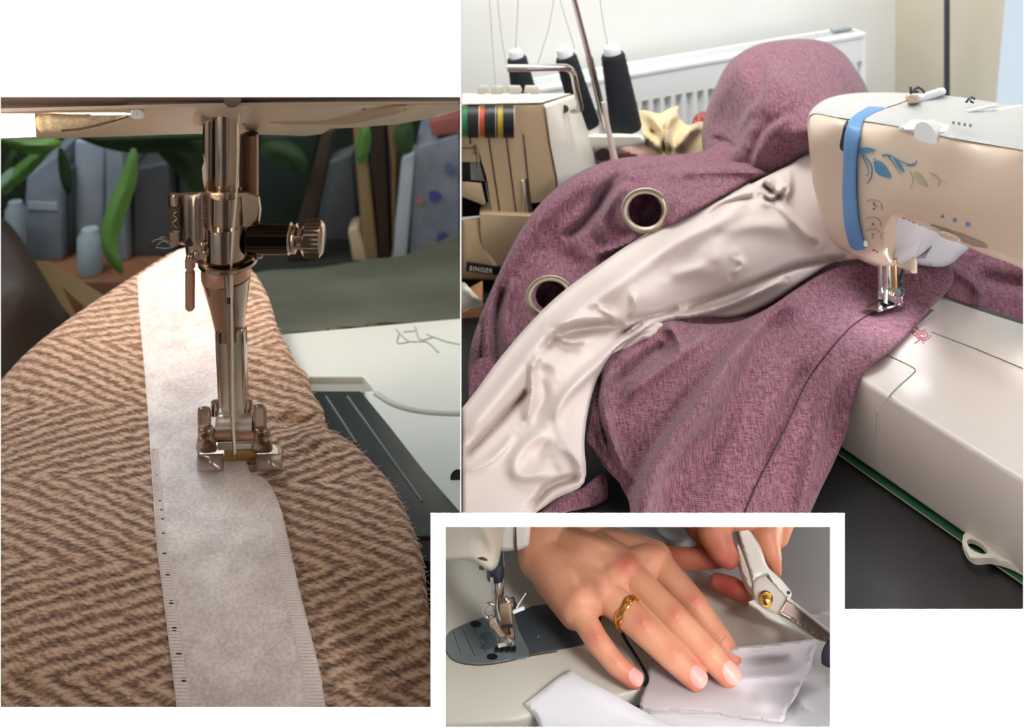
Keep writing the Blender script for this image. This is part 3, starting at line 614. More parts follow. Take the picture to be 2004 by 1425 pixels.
def m2():
    t = thing('sewing_machine', 'white and blush sewing machine with a blue stripe at the right, curtain under its needle', 'sewing machine', onz(1850, 800, SH2))
    sil = [(1579, 245), (1583, 225), (1594, 209), (1622, 192), (1676, 182), (1770, 181.5), (1862, 188), (1946, 200), (2004, 206), (2100, 216)]
    lowr = [(2100, 560), (2004, 521), (1929, 490), (1870, 468), (1820, 446), (1780, 430), (1757, 422), (1742, 436), (1737, 460), (1740, 500), (1750, 517), (1720, 522), (1680, 507), (1632, 476), (1612, 440), (1590, 355)]
    topline = [(2100, 310), (2004, 294), (1858, 269), (1760, 248), (1700, 238), (1640, 230), (1600, 222), (1583, 226)]
    body = [tuple(q) for q in spl(sil, 5)]+[tuple(q) for q in spl(lowr, 4)]
    relief('arm_housing', body, armf, shell, 6, .07, t, edge=.006, edgew=7, back=(.035, .045, -.03))
    relief('top_cover', [tuple(q) for q in spl(sil, 5)][2:]+[tuple(q) for q in spl(topline, 5)], minus(armf, .0024), shellw, 5, .004, t, edge=.0006, edgew=3)
    # blue stripe following the shell
    st = [(1700, 208), (1733, 211), (1712, 220), (1690, 236), (1682, 270), (1676, 320), (1676, 380), (1680, 430), (1692, 485), (1688, 489), (1665, 485), (1652, 440), (1648, 380), (1650, 320), (1652, 270), (1660, 240), (1672, 225)]
    relief('stripe_recess', loop([(1660, 236), (1652, 245), (1646, 270), (1643, 288), (1650, 296), (1656, 280)], 3), minus(armf, .0016), blackm, 5, .003, t)
    relief('blue_stripe', [tuple(q) for q in spl(st+[st[0]], 3)][:-1], minus(armf, .0042), blue, 5, .004, t, edge=.001, edgew=3)
    tube('stripe_edge', [P(x, y, float(armf([x], [y])[0])-.0046) for x, y in spl([(1683, 268), (1677, 320), (1677, 380), (1681, 430), (1693, 484)], 5)], .0005, mat('navy_line', '2C3C5C', .5), t, 6)
    box('stripe_foot', P(1694, 477, .938), (.0025, .002, .0035), frame_m, t)
    # inner head, lamp side, column
    ih = tps([(1757, 420, .925), (1835, 450, .93), (1740, 470, .95), (1757, 517, .953), (1800, 500, .955), (1830, 470, .95), (1790, 460, .935)])
    relief('head_inner_cover', loop([(1744, 432), (1757, 420), (1790, 432), (1825, 446), (1836, 458), (1828, 474), (1800, 500), (1770, 514), (1748, 518), (1738, 500), (1736, 462)], 4), minus(ih, -.004), lilac, 5, .03, t, edge=.006, edgew=6)
    relief('column_front', loop([(1825, 446), (1895, 476), (1880, 500), (1848, 522), (1800, 518), (1790, 506), (1815, 490)], 4), const(.985), lilac, 7, .02, t, edge=.004, edgew=6)
    tube('threader_lever', [P(1789, 505, .945), P(1788, 532, .945)], [.0022, .0027], mat('lever_cream', 'EEE4C8', .4), t, 16)
    tube('lever_stem', [P(1806, 470, .944), P(1795, 498, .944), P(1789, 506, .944)], .0006, lilac, t, 6)
    # needle bars and foot
    YN = .957
    for x, r, y1 in ((1722, .0022, 578), (1734, .0042, 574), (1749, .0026, 585)):
        tube('needle_bar' if x == 1722 else 'presser_bar' if x == 1734 else 'guide_bar', [P(x, 505, YN), P(x+2, y1, YN)], r, mat('brass_tint', 'C9A37C', .3, metal=1) if x == 1749 else chrome, t, 16)
    for q, r in (([(1768, 528), (1764, 545), (1766, 560)], .0016), ([(1760, 548), (1770, 552)], .0018), ([(1757, 562), (1768, 566), (1764, 580)], .002)):
        tube('thread_guide', [P(x, y, .960) for x, y in q], r, polem, t, 8)
    bm = bmesh.new(); add_box(bm, P(1738, 577, .953), .014, .010, .006, Matrix.Rotation(-.5, 3, 'Z'), .0008); add_box(bm, P(1756, 584, .953), .010, .010, .008, Matrix.Rotation(-.5, 3, 'Z'), .0008)
    ft = frombm('presser_foot', bm, chrome, t)
    relief('foot_sole', [(1693, 600), (1716, 590), (1722, 580), (1765, 582), (1770, 592), (1745, 602), (1720, 611)], tps([(1693, 600, .945), (1770, 592, .948), (1720, 611, .938)]), chrome, 6, .003, ft, edge=.0008, edgew=3)
    tube('foot_screw', [P(1757, 572, .948), P(1757, 572, .942)], .0028, polem, ft, 12)
    tube('foot_ankle', [P(1735, 570, .95), P(1733, 595, .944)], .002, chrome, ft, 8)
    relief('foot_slot', [(1722, 592), (1745, 588), (1752, 594), (1730, 601)], minus(tps([(1693, 600, .945), (1770, 592, .948), (1720, 611, .938)]), .0006), blackm, 5, .001, ft)
    # bed
    bed = [(1560, 640), (1650, 720), (1760, 788), (1880, 863), (2004, 940), (2110, 1006), (2110, 664), (2004, 632), (1915, 604), (1830, 576), (1770, 560), (1640, 580)]
    BZ = .486
    prism('bed', [onz(x, y, BZ) for x, y in bed], (0, 0, -(SH2-BZ)+.002), mat('bed_enamel', 'E2D7CF', .3, coat=.3), t, bev=.0035)
    sl = mat('seam_grey', '8B8583', .7)
    tube('bed_seam', [onz(x, y, BZ-.0002) for x, y in spl([(1724, 690), (1760, 706), (1784, 718), (1791, 724), (1786, 732), (1750, 765), (1725, 795), (1717, 806)], 5)], .00045, sl, t, 6)
    tube('front_seam', [P(1716, 806, .828), P(1714, 850, .828), P(1716, 885, .828), P(1724, 924, .828)], .00045, sl, t, 6)
    tube('table_seam', [onz(x, y, BZ-.0002) for x, y in ((1823, 650), (1910, 683), (2004, 722), (2080, 752))], .0004, sl, t, 6)
    flat('needle_plate', [(1755, 668), (1809, 603), (1829, 606), (1800, 632), (1768, 656)], BZ-.0008, .001, mat('plate_grey', 'A6A8AE', .35, metal=.6), t)
    lm = mat('print_red', 'C9788A', .6)
    pr = thing  # printed snail mark on the bed
    for q in ([(1788+ (4+11*(1-k/26))*math.cos(k/26*4*math.pi)*1.0+18, 656+(2.5+8*(1-k/26))*math.sin(k/26*4*math.pi)) for k in range(27)], [(1784, 642), (1788, 655), (1800, 662), (1812, 668)], [(1782, 650), (1790, 648), (1797, 655)], [(1790, 672), (1802, 664), (1808, 672)], [(1793, 640), (1800, 648), (1812, 645)]):
        tube('printed_mark', [onz(x, y, BZ-.0003) for x, y in q], .0005, lm, t, 5)
    # top dial, guides, spool pin
    dz = minus(armf, .0)
    dw = loop([(1758, 252), (1775, 238), (1790, 232), (1850, 240), (1860, 250), (1845, 262), (1812, 265), (1780, 258)], 4)
    relief('dial_well', dw, minus(armf, .004), lilac, 5, .004, t, edge=.003, edgew=6)
    c = P(1820, 240, .905); bm = bmesh.new(); n = 40; R = .0105
    for i in range(n): pass
    ax = Vector((.51, -.86, 0)).normalized(); up = Vector((0, 0, 1)); sd = ax.cross(up)
    add_tube(bm, [c-sd*.005+up*-.0098, c+sd*.005+up*-.0098], R, 40)
    wd = frombm('tension_dial', bm, frame_m, t, 40)
    for i in range(30):
        a = i/30*math.pi; p = c+ax*math.cos(a)*R+up*math.sin(a)*R+up*-.0098
        tube('dial_ridge', [p-sd*.005, p+sd*.005], .0004, cream2, wd, 5)
    for i in range(4): box('dial_print', P(1866+i*11, 244+i*1.8, .90-i*.004)+Vector((0, 0, .0015)), (.0016, .001, .0022), mat('print_grey%d' % i, 'A49C90', .7) if i == 0 else MATS['print_grey0'], t)
    relief('spool_holder', [(1778, 192), (1838, 172), (1848, 172), (1852, 178), (1850, 184), (1805, 202), (1795, 203)], const(.965), frame_m, 5, .010, t, edge=.002, edgew=4)
    relief('guide_block', loop([(1772, 186), (1786, 182), (1798, 186), (1800, 198), (1790, 203), (1776, 201)], 3), const(.955), shell, 5, .010, t, edge=.003, edgew=5)
    for q in ([(1782, 170), (1783, 184)], [(1780, 180), (1797, 180)], [(1795, 170), (1806, 176), (1809, 182)], [(1787, 176), (1795, 172)]):
        tube('wire_guide', [P(x, y, .95) for x, y in q], .001, polem, t, 8)
    for q in ([(1890, 201), (1897, 192), (1900, 199), (1905, 201)], [(1900, 190), (1908, 194)]):
        tube('rear_guide', [P(x, y, .94) for x, y in q], .0009, polem, t, 8)
    for q in ([(1892, 218), (1950, 206)], [(1925, 221), (2000, 208)]):
        tube('top_ridge', [P(x, y, .93) for x, y in q], .0014, frame_m, t, 8)
    tube('machine_thread', [P(x, y, .944-(x-1735)*.0001) for x, y in ((1735, 211), (1760, 203), (1778, 196))], .0004, mat('brown_thread', '8A6450', .8), t, 5)
    # slider lever below the arm, dots, buttons
    relief('slot', [(1820, 440), (1850, 448), (1890, 462), (1929, 478), (1932, 487), (1905, 482), (1885, 474), (1850, 455)], minus(armf, .0012), mat('slot_brown', '9F8A7C', .7), 6, .002, t)
    relief('speed_slider', loop([(1837, 454), (1850, 453), (1875, 463), (1880, 470), (1870, 474), (1842, 464)], 3), minus(armf, .004), shell, 5, .005, t, edge=.002, edgew=4)
    for x, y, r in ((1844, 424, 3), (1868, 431, 4), (1894, 439, 4.5)):
        relief('blue_dot', [(x+r*math.cos(a), y+r*math.sin(a)) for a in np.arange(0, 6.2, .5)], minus(armf, .0009), blue, 5, .001, t)
    kb = mat('print_brown', '6B564C', .7)
    for i, (x, y) in enumerate(((1710, 404), (1708, 438), (1710, 462), (1712, 490))):
        o_ = [(x-13, y-9), (x-6, y-13), (x+8, y-11), (x+15, y-3), (x+15, y+7)]
        if i < 3:
            tube('button_outline', [P(a, b, float(armf([a], [b])[0])-.0006) for a, b in spl(o_, 4)], .0003, mat('line%d' % i, '9C877B', .7) if i == 0 else MATS['line0'], t, 5)
        for dx, dy, w_, h_ in (((0, -5, 2, 7), (0, 5, 5, 2), (5, 0, 2, 2)), ((0, 1, 4, 4),), ((-2, -3, 5, 1.5), (-3, 3, 1.5, 5)), ((-2, 0, 5, 3), (5, 3, 3, 3)))[i]:
            relief('button_symbol', [(x+dx-w_/2, y+dy-h_/2), (x+dx+w_/2, y+dy-h_/2), (x+dx+w_/2, y+dy+h_/2), (x+dx-w_/2, y+dy+h_/2)], minus(armf, .0009), kb, 6, .0006, t)
    # floral print
    bl = mat('print_blue', '4E86A8', .6); gr = mat('print_sage', 'B3A88E', .6)
    def leaf(pts, m): relief('printed_leaf', loop(pts, 4), minus(armf, .0008), m, 4, .0006, t)
    def vine(pts, m, r=.0005): tube('printed_vine', [P(x, y, float(armf([x], [y])[0])-.0006) for x, y in spl(pts, 6)], [r*(1-.7*k/(len(spl(pts, 6))-1)) for k in range(len(spl(pts, 6)))], m, t, 5)
    leaf([(1683, 292), (1695, 288), (1713, 293), (1704, 298), (1692, 299)], bl)
    leaf([(1710, 317), (1722, 316), (1735, 328), (1743, 347), (1728, 346), (1714, 337)], bl)
    leaf([(1748, 308), (1757, 315), (1766, 328), (1768, 338), (1758, 328)], bl)
    vine([(1681, 296), (1690, 310), (1697, 325), (1700, 340), (1692, 344)], bl); vine([(1686, 299), (1700, 315), (1706, 330), (1704, 348), (1696, 360)], bl, .0008)
    vine([(1727, 304), (1740, 303), (1760, 314), (1778, 321), (1790, 320), (1794, 314)], bl, .0008); vine([(1738, 305), (1750, 322), (1762, 340)], bl); vine([(1730, 328), (1712, 312), (1708, 310)], bl); vine([(1775, 324), (1792, 323)], bl)
    leaf([(1790, 337), (1800, 340), (1810, 355), (1813, 366), (1800, 360), (1791, 348)], gr)
    vine([(1780, 335), (1786, 350), (1781, 370)], gr); vine([(1818, 337), (1830, 342), (1838, 355), (1836, 368)], gr); vine([(1820, 338), (1838, 350), (1852, 359)], gr)
m2()
green = mat('green_mat', '1E5A40', .6)
o = flat('cutting_mat', [(1575, 838), (1629, 879), (1700, 930), (1850, 1036), (2004, 1143), (2120, 1224), (2140, 1060), (1700, 800)], SH2-.0005, .001, green)
tag(o, 'dark green cutting mat edge showing under the white sewing machine', 'mat')
tube('mat_border', [onz(x, y, SH2-.0008) for x, y in ((1600, 860), (1629, 881), (1700, 932), (1850, 1038), (2004, 1145), (2118, 1224))], .0005, mat('mat_line', '9C8F6C', .7), o, 6)
bm = None
ring = [(1883, 1062), (1886, 1046), (1896, 1040), (1912, 1044), (1930, 1058), (1945, 1075), (1975, 1092), (2004, 1108), (2060, 1140), (2060, 1150), (2010, 1122), (1975, 1104), (1940, 1095), (1910, 1096), (1893, 1084)]
hole = [(1893, 1058), (1902, 1055), (1918, 1062), (1930, 1074), (1933, 1082), (1922, 1084), (1905, 1078), (1895, 1068)]
rd = lambda x, y: (SH2-.006)*F/(np.asarray(y, float)-HR)
o = relief('ruler_tab', [tuple(q) for q in spl(ring+[ring[0]], 4)][:-1], rd, cream2, 6, .003, holes=([tuple(q) for q in loop(hole, 3)],), back=(0, 0, -.003), edge=.0015, edgew=4)
tag(o, 'white plastic hanging loop lying on the black table by the green mat', 'plastic loop')
# ================================================================ PHOTO 1: close-up room
def tweed():
    m = mat('tweed', 'D8AE8A', .95, sheen=.35, spec=.1); N = m.node_tree.nodes; L = m.node_tree.links; b = N['Principled BSDF']
    tc = N.new('ShaderNodeTexCoord'); sp = N.new('ShaderNodeSeparateXYZ')
    def M(op, a, b_=None):
        n = N.new('ShaderNodeMath'); n.operation = op
        for i, q in enumerate((a, b_)):
            if q is None: continue
            if isinstance(q, (int, float)): n.inputs[i].default_value = q
            else: L.new(q, n.inputs[i])
        return n.outputs[0]
    wn = N.new('ShaderNodeTexNoise'); wn.inputs['Scale'].default_value = 95; L.new(tc.outputs['Object'], wn.inputs['Vector'])
    L.new(tc.outputs['Object'], sp.inputs[0])
    wob = M('MULTIPLY', M('SUBTRACT', wn.outputs[0], .5), .010)
    v = M('ADD', sp.outputs['Y'], wob); u = M('ADD', sp.outputs['X'], M('MULTIPLY', sp.outputs['Y'], .10))
    tri = M('ABSOLUTE', M('SUBTRACT', M('FRACT', M('DIVIDE', M('SUBTRACT', v, .760), .17)), .5))     # 0 .. .5
    w_ = M('ADD', M('MULTIPLY', u, 42), M('MULTIPLY', tri, 15))
    rib = M('SINE', M('MULTIPLY', w_, 2*math.pi))
    # yarns run across the ribs
    w2 = M('SUBTRACT', M('MULTIPLY', u, 130), M('MULTIPLY', tri, 40))
    yarn = M('SINE', M('MULTIPLY', w2, 2*math.pi))
    mp = N.new('ShaderNodeMapping'); mp.inputs['Scale'].default_value = (.7, 1.7, 1); mp.inputs['Rotation'].default_value = (0, 0, .35)
    n1 = N.new('ShaderNodeTexNoise'); n1.inputs['Scale'].default_value = 240; n1.inputs['Detail'].default_value = 4; n1.inputs['Roughness'].default_value = .65
    L.new(tc.outputs['Object'], mp.inputs[0]); L.new(mp.outputs[0], n1.inputs['Vector'])
    n2 = N.new('ShaderNodeTexNoise'); n2.inputs['Scale'].default_value = 1400; n2.inputs['Detail'].default_value = 2; L.new(tc.outputs['Object'], n2.inputs['Vector'])
    h = M('ADD', M('ADD', M('MULTIPLY', rib, .30), M('MULTIPLY', yarn, .10)), M('ADD', M('MULTIPLY', n1.outputs[0], 2.0), M('MULTIPLY', n2.outputs[0], .5)))
    r = N.new('ShaderNodeMapRange'); r.inputs[1].default_value = .70; r.inputs[2].default_value = 1.75; L.new(h, r.inputs[0])
    cr = N.new('ShaderNodeValToRGB'); e = cr.color_ramp.elements; e[0].color = C('55382A'); e[1].color = C('EED2BA')
    e.new(.45).color = C('AC8266'); e.new(.7).color = C('D8B295')
    L.new(r.outputs[0], cr.inputs[0]); L.new(cr.outputs[0], b.inputs['Base Color'])
    bp = N.new('ShaderNodeBump'); bp.inputs['Strength'].default_value = .9; bp.inputs['Distance'].default_value = .0022
    L.new(h, bp.inputs['Height']); L.new(bp.outputs[0], b.inputs['Normal']); return m
tw = tweed()
clothd = folds(tps([(-40, 800, 1.02), (100, 660, 1.10), (270, 535, 1.22), (480, 500, 1.26), (560, 640, 1.13), (610, 780, 1.03), (700, 880, .965), (840, 1150, .83), (843, 1385, .748), (400, 1440, .722), (-40, 1440, .722), (0, 1200, .80), (0, 950, .92), (300, 1385, .745), (600, 1385, .745), (300, 1100, .85), (600, 1100, .85), (300, 900, .955), (600, 900, .955), (300, 800, 1.015), (300, 700, 1.085), (300, 600, 1.165)]),
    [([(560, 865), (620, 850), (680, 872)], 22, .010), ([(530, 835), (600, 828), (640, 838)], 12, -.010)])
o = relief('tweed_cloth', [tuple(q) for q in spl([(-60, 800), (0, 745), (50, 692), (120, 635), (200, 580), (270, 535), (350, 488), (430, 480), (485, 520), (515, 560), (532, 600), (545, 645), (565, 680), (580, 712), (603, 735), (612, 770), (632, 800), (640, 836), (662, 850), (690, 868), (722, 898), (760, 940), (782, 975), (800, 1015), (818, 1060), (829, 1100), (838, 1180), (846, 1250), (850, 1330), (853, 1440)], 5)]+[(400, 1445), (-60, 1445)], clothd, tw, 9, .012, edge=.006, edgew=7)
tag(o, 'tan herringbone wool cloth under the large steel presser foot', 'cloth'); cloth = o
fm = mat('wool_fibre', 'C9A888', .9)
bm = bmesh.new(); random.seed(3)
eg = spl([(545, 645), (580, 712), (612, 770), (640, 836), (690, 868), (760, 940), (800, 1015), (829, 1100), (843, 1200), (850, 1330)], 14)
for q in eg:
    for k in range(1):
        y = q[1]+random.uniform(-4, 4); x = q[0]-1; Yq = float(clothd([x], [y])[0])-.001; a = random.uniform(-1.2, .9); L_ = random.uniform(3, 9)
        add_tube(bm, [P(x-2, y, Yq), P(x+L_*.5*math.cos(a), y+L_*.5*math.sin(a), Yq-.001), P(x+L_*math.cos(a+.3), y+L_*math.sin(a+.3), Yq-.002)], .00022, 4)
o = frombm('edge_fibres', bm, fm, cloth); o['kind'] = 'stuff'

# ribbon
def ribbonmat():
    m = mat('ribbon', 'D8CFD0', .75, sheen=.3, spec=.3); N = m.node_tree.nodes; L = m.node_tree.links; b = N['Principled BSDF']
    tc = N.new('ShaderNodeTexCoord')
    n1 = N.new('ShaderNodeTexNoise'); n1.inputs['Scale'].default_value = 420; n1.inputs['Detail'].default_value = 4
    n2 = N.new('ShaderNodeTexNoise'); n2.inputs['Scale'].default_value = 45
    for n in (n1, n2): L.new(tc.outputs['Object'], n.inputs['Vector'])
    a = N.new('ShaderNodeMath'); a.operation = 'ADD'; L.new(n1.outputs[0], a.inputs[0]); L.new(n2.outputs[0], a.inputs[1])
    r = N.new('ShaderNodeMapRange'); r.inputs[1].default_value = .7; r.inputs[2].default_value = 1.3; L.new(a.outputs[0], r.inputs[0])
    cr = N.new('ShaderNodeValToRGB'); cr.color_ramp.elements[0].color = C('C2B6B5'); cr.color_ramp.elements[1].color = C('F0E7E2')
    L.new(r.outputs[0], cr.inputs[0]); L.new(cr.outputs[0], b.inputs['Base Color'])
    bp = N.new('ShaderNodeBump'); bp.inputs['Strength'].default_value = .6; bp.inputs['Distance'].default_value = .001
    L.new(n1.outputs[0], bp.inputs['Height']); L.new(bp.outputs[0], b.inputs['Normal']); return m
rbm = ribbonmat()
LE = [(268, 540), (275, 640), (284, 740), (292, 850), (299, 960), (306, 1060), (318, 1160), (333, 1280), (352, 1440)]
RE = [(650, 1440), (638, 1385), (625, 1310), (605, 1230), (583, 1140), (565, 1060), (552, 1005), (535, 960), (515, 935), (490, 924), (478, 880), (462, 800), (448, 700), (435, 600), (424, 520), (412, 482), (350, 488)]
ribd = folds(minus(clothd, .0035), [(RE[:9], 34, .007)])
rt = relief('ribbon', [tuple(q) for q in spl(LE, 8)]+[tuple(q) for q in spl(RE, 6)], ribd, rbm, 8, .0025, edge=.0015, edgew=4)
tag(rt, 'pale grey ribbed ribbon lying on the tan herringbone cloth', 'ribbon')
hl = mat('stitch_hole', '24201E', .9); rg = mat('ribbon_rib', 'E2D9D6', .8)
for x, y, r in ((300, 880, 1.2), (304, 905, 1.3), (307, 930, 1.4), (310, 960, 1.5), (313, 980, 2), (316, 998, 2.2), (318, 1016, 2.6), (320, 1043, 3), (322, 1084, 3.6), (328, 1124, 4), (335, 1179, 4.2), (341, 1231, 4.4), (350, 1280, 4.6), (360, 1331, 4.4)):
    relief('stitch_hole', [(x+r*1.2*math.cos(a), y+r*math.sin(a)) for a in np.arange(0, 6.2, .5)], minus(ribd, .0005), hl, 4, .0006, rt)
bm = bmesh.new(); lsp = spl(LE, 30); rsp = spl(RE[:9][::-1], 24)
def ribs(sp_, wd, sgn, y0):
    acc = 0; last = None
    y = y0
    while y < 1425:
        q = min(sp_, key=lambda p: abs(p[1]-y)); w2 = wd*(.55+.45*(y-800)/500)
        pts = [(q[0]+sgn*2, y), (q[0]+sgn*w2*.5, y-.5*sgn), (q[0]+sgn*w2, y)]
        Yd = ribd([p[0] for p in pts], [p[1] for p in pts])
        add_tube(bm, [P(p[0], p[1], Yd[i]-.0002) for i, p in enumerate(pts)], (y+600)/1800*.0007, 4)
        y += 3.4+4.0*((y-850)/550 if y > 850 else 0)
ribs(lsp, 26, 1, 880); ribs(rsp, 34, -1, 1000)
o = frombm('edge_ribs', bm, rg, rt); o['kind'] = 'stuff'

# ---- the big machine
steel = mat('warm_steel', 'B9A596', .16, metal=1); steel2 = mat('brushed_steel', 'B7A493', .30, metal=1, bump=.25, bs=700)
paint = mat('head_paint', '7E695E', .45); painc = mat('cream_enamel', 'CDB9A0', .4)
Y1 = .95; px = Y1/F
def Q(x, y, d=0): return P(x, y, Y1-d*px)
def m1():
    t = thing('sewing_machine', 'close-up sewing machine head with steel needle clamp and presser foot over the ribbon', 'sewing machine', onz(700, 800, .62))
    B1 = .62
    def keep(o):
        cutpix(o, ([('x', 900.6), ('x', 856), ('y', 1016)], lambda x, y: x < 900.6 and not (y > 1016 and x > 856)))
    # head
    o = relief('head_cover', [(-60, 120), (960, 120), (960, 203), (800, 205), (600, 206), (480, 207), (372, 207), (300, 209), (180, 214), (60, 219), (-60, 224)], tps([(-60, 120, .84), (960, 120, .84), (-60, 224, .86), (960, 205, .86), (400, 200, .845)]), paint, 14, .03, t, edge=.008, edgew=7); keep(o)
    o = relief('head_underside', [(-60, 215), (372, 200), (960, 196), (960, 212), (905, 214), (860, 228), (780, 243), (690, 250), (648, 252), (630, 262), (600, 266), (520, 264), (440, 262), (380, 262), (200, 268), (70, 272), (-60, 276)], tps([(-60, 215, .90), (-60, 276, .97), (960, 196, .90), (905, 214, .97), (650, 252, .97), (400, 262, .985)]), painc, 10, .05, t, edge=.006, edgew=8); keep(o)
    relief('led_cover', loop([(75, 224), (150, 221), (250, 221), (262, 228), (215, 244), (160, 256), (110, 258), (76, 257)], 4), folds(const(.885), [([(80, 240), (200, 232)], 12, .004)]), mat('led_cover', 'E9D2AE', .5, col2='CBB18F', ns=350, bump=.6, bs=500), 6, .01, t, edge=.004, edgew=6)
    relief('work_lamp', [(-60, 222), (68, 222), (71, 268), (-60, 273)], const(.875), mat('lamp_glow', 'FFF0DA', .5, emit=1.6), 10, .01, t, edge=.002, edgew=5)
    tube('led_wire', [P(x, y, .88) for x, y in spl([(120, 256), (160, 252), (210, 240), (250, 228)], 5)], .0009, mat('wire_brown', '6E5540', .7), t, 6)
    tube('thread_coil', [P(265+8*math.cos(k*.9)+k*.25, 223+7*math.sin(k*.9), .875) for k in range(40)], .0011, frame_m, t, 6)
    o = relief('vent_plate', [(530, 210), (745, 205), (820, 208), (770, 225), (690, 243), (560, 245), (528, 240)], const(.945), mat('plate_tan', 'B7A38E', .45), 10, .008, t, edge=.003, edgew=5)
    relief('vent_slot', [(595, 208), (720, 205), (715, 215), (595, 217)], const(.938), groove, 8, .002, t)
    relief('trim_strip', [(-60, 214), (370, 203), (600, 200), (898, 198), (898, 203), (600, 206), (370, 209), (-60, 221)], const(.843), mat('trim_light', 'CDB7A6', .3), 10, .006, t, edge=.001, edgew=3)
    tube('head_screw', [P(455, 193, .852), P(455, 193, .838)], .006, steel, t, 20)
    prism('bar_housing', [P(376, 200, .935), P(396, 200, .935), P(396, 250, .935), P(376, 246, .935)], (0, .02, 0), painc, t, bev=.002)
    prism('rear_housing', [P(472, 205, .955), P(497, 205, .955), P(497, 246, .955), P(472, 248, .955)], (0, .02, 0), painc, t, bev=.002)
    # bars
    tube('presser_bar', [Q(411, 195, -22), Q(411, 400, -22)], 14*px, steel, t, 28)
    tube('needle_bar', [Q(442, 195), Q(442, 400)], 27*px, steel, t, 40)
    tube('rear_bar', [Q(490, 262, -45), Q(490, 400, -45)], 16*px, mat('rear_bar', '8A6A58', .35, metal=.7), t, 20)
    tube('bar_edge', [Q(476, 262, -40), Q(476, 400, -40)], 4*px, steel, t, 10)
    # clamp block
    c = relief('needle_clamp', [(328, 384), (336, 376), (352, 378), (372, 376), (420, 374), (480, 374), (508, 384), (512, 410), (508, 436), (500, 440), (500, 492), (490, 502), (430, 508), (400, 515), (365, 505), (362, 480), (334, 478), (331, 440)],
        folds(tps([(330, 380, Y1-16*px), (330, 480, Y1-16*px), (400, 380, Y1-34*px), (440, 380, Y1-46*px), (440, 500, Y1-46*px), (500, 380, Y1-20*px), (510, 500, Y1-16*px)]),
              [([(352, 376), (356, 500)], 4, -.006), ([(378, 376), (380, 490)], 9, .003), ([(402, 376), (404, 500)], 4, -.004), ([(450, 380), (452, 430)], 3, -.003)]), steel2, 4.5, 50*px, t, edge=.004, edgew=6)
    tube('clamp_front', [Q(446, 378, 20), Q(446, 436, 20)], 36*px, steel, c, 36)
    tube('clamp_boss', [Q(443, 438, 24), Q(443, 444, 24), Q(443, 500, 24)], [37*px, 39*px, 39*px], steel, c, 40)
    tube('clamp_rim', [Q(443, 437, 24), Q(443, 440, 24)], 41*px, steel, c, 40)
    prism('clamp_plate', [Q(329, 406, 22), Q(352, 406, 22), Q(352, 452, 22), Q(332, 452, 22)], (0, 6*px, 0), groove, c, bev=.0008)
    tube('plate_squiggle', [Q(x, y, 24) for x, y in spl([(338, 410), (346, 414), (339, 420), (347, 428), (338, 436), (346, 446)], 4)], 1.3*px, steel, c, 6)
    tube('clamp_block_foot', [Q(342, 452, 8), Q(342, 478, 8)], 11*px, mat('pinkish_steel', 'C79C86', .35, metal=.7), c, 18)
    tube('clamp_screw_hole', [Q(372, 474, 36), Q(372, 474, 38)], 8*px, blackm, c, 16)
    for x, y, r in ((398, 478, 8), (385, 496, 7), (401, 494, 6), (372, 502, 8)): 
        bm = bmesh.new(); bmesh.ops.create_icosphere(bm, subdivisions=2, radius=r*px, matrix=Matrix.Translation(Q(x, y, 36))); frombm('clamp_bead', bm, steel, c)
    # thumb screw
    s_ = tube('clamp_screw', [Q(488, 467, 20), Q(566, 467, 20)], 29*px, mat('black_steel', '3A302B', .15, metal=1), t, 36)
    tube('screw_collar', [Q(564, 467, 20), Q(568, 467, 20), Q(572, 467, 20), Q(574, 467, 20), Q(580, 467, 20), Q(583, 467, 20), Q(593, 467, 20), Q(597, 467, 20)], [28*px, 30*px, 26*px, 28*px, 28*px, 20*px, 18*px, 26*px], steel, s_, 36)
    tube('screw_head', [Q(592, 467, 20), Q(598, 467, 20), Q(627, 467, 20), Q(634, 467, 20)], [26*px, 34*px, 34*px, 26*px], steel, s_, 40)
    bm = bmesh.new()
    for k in range(26):
        a = k/26*2*math.pi; off = Vector((0, math.cos(a)*34*px, math.sin(a)*34*px))
        add_tube(bm, [Q(599, 467, 20)+off, Q(627, 467, 20)+off], 2.2*px, 6)
    frombm('knurling', bm, groove, s_)
    prism('screw_lug', [Q(488, 497, 10), Q(515, 495, 10), Q(513, 508, 10), Q(490, 509, 10)], (0, 10*px, 0), steel, c, bev=.0008)
    # lower washer, side pin
    bm = bmesh.new(); n = 44; ctr = Q(446, 508, 14)
    for k, (rr, zz) in enumerate(((30, 6), (54, 6), (58, 0), (54, -7), (30, -7))): pass
    prof = [(30, 5), (52, 5), (57, 2), (57, -4), (52, -8), (30, -8)]
    g = [[bm.verts.new(ctr+Vector((math.cos(i/n*6.2832)*r*px, math.sin(i/n*6.2832)*r*px, z*px))) for i in range(n)] for r, z in prof]
    for a in range(len(prof)):
        for i in range(n): bm.faces.new((g[a][i], g[a][(i+1) % n], g[(a+1) % len(prof)][(i+1) % n], g[(a+1) % len(prof)][i]))
    frombm('thread_guide_ring', bm, steel, t, 40)
    prism('guide_arm', [Q(362, 503, 20), Q(430, 512, 30), Q(430, 522, 30), Q(364, 514, 20)], (0, 14*px, 0), steel, t, bev=.001)
    tube('side_pin', [Q(372, 508, 6), Q(372, 523, 6), Q(372, 524, 6), Q(372, 531, 6), Q(372, 532, 6), Q(372, 602, 6), Q(372, 607, 6)], [10*px, 10*px, 7*px, 7*px, 9.5*px, 9.5*px, 6*px], MATS['pinkish_steel'], t, 22)
    # shank
    k = tube('foot_shank', [Q(442, 516, -20), Q(442, 522, -20), Q(442, 541, -20), Q(443, 546, -20)], [46*px, 48*px, 48*px, 44*px], MATS['pinkish_steel'], t, 40)
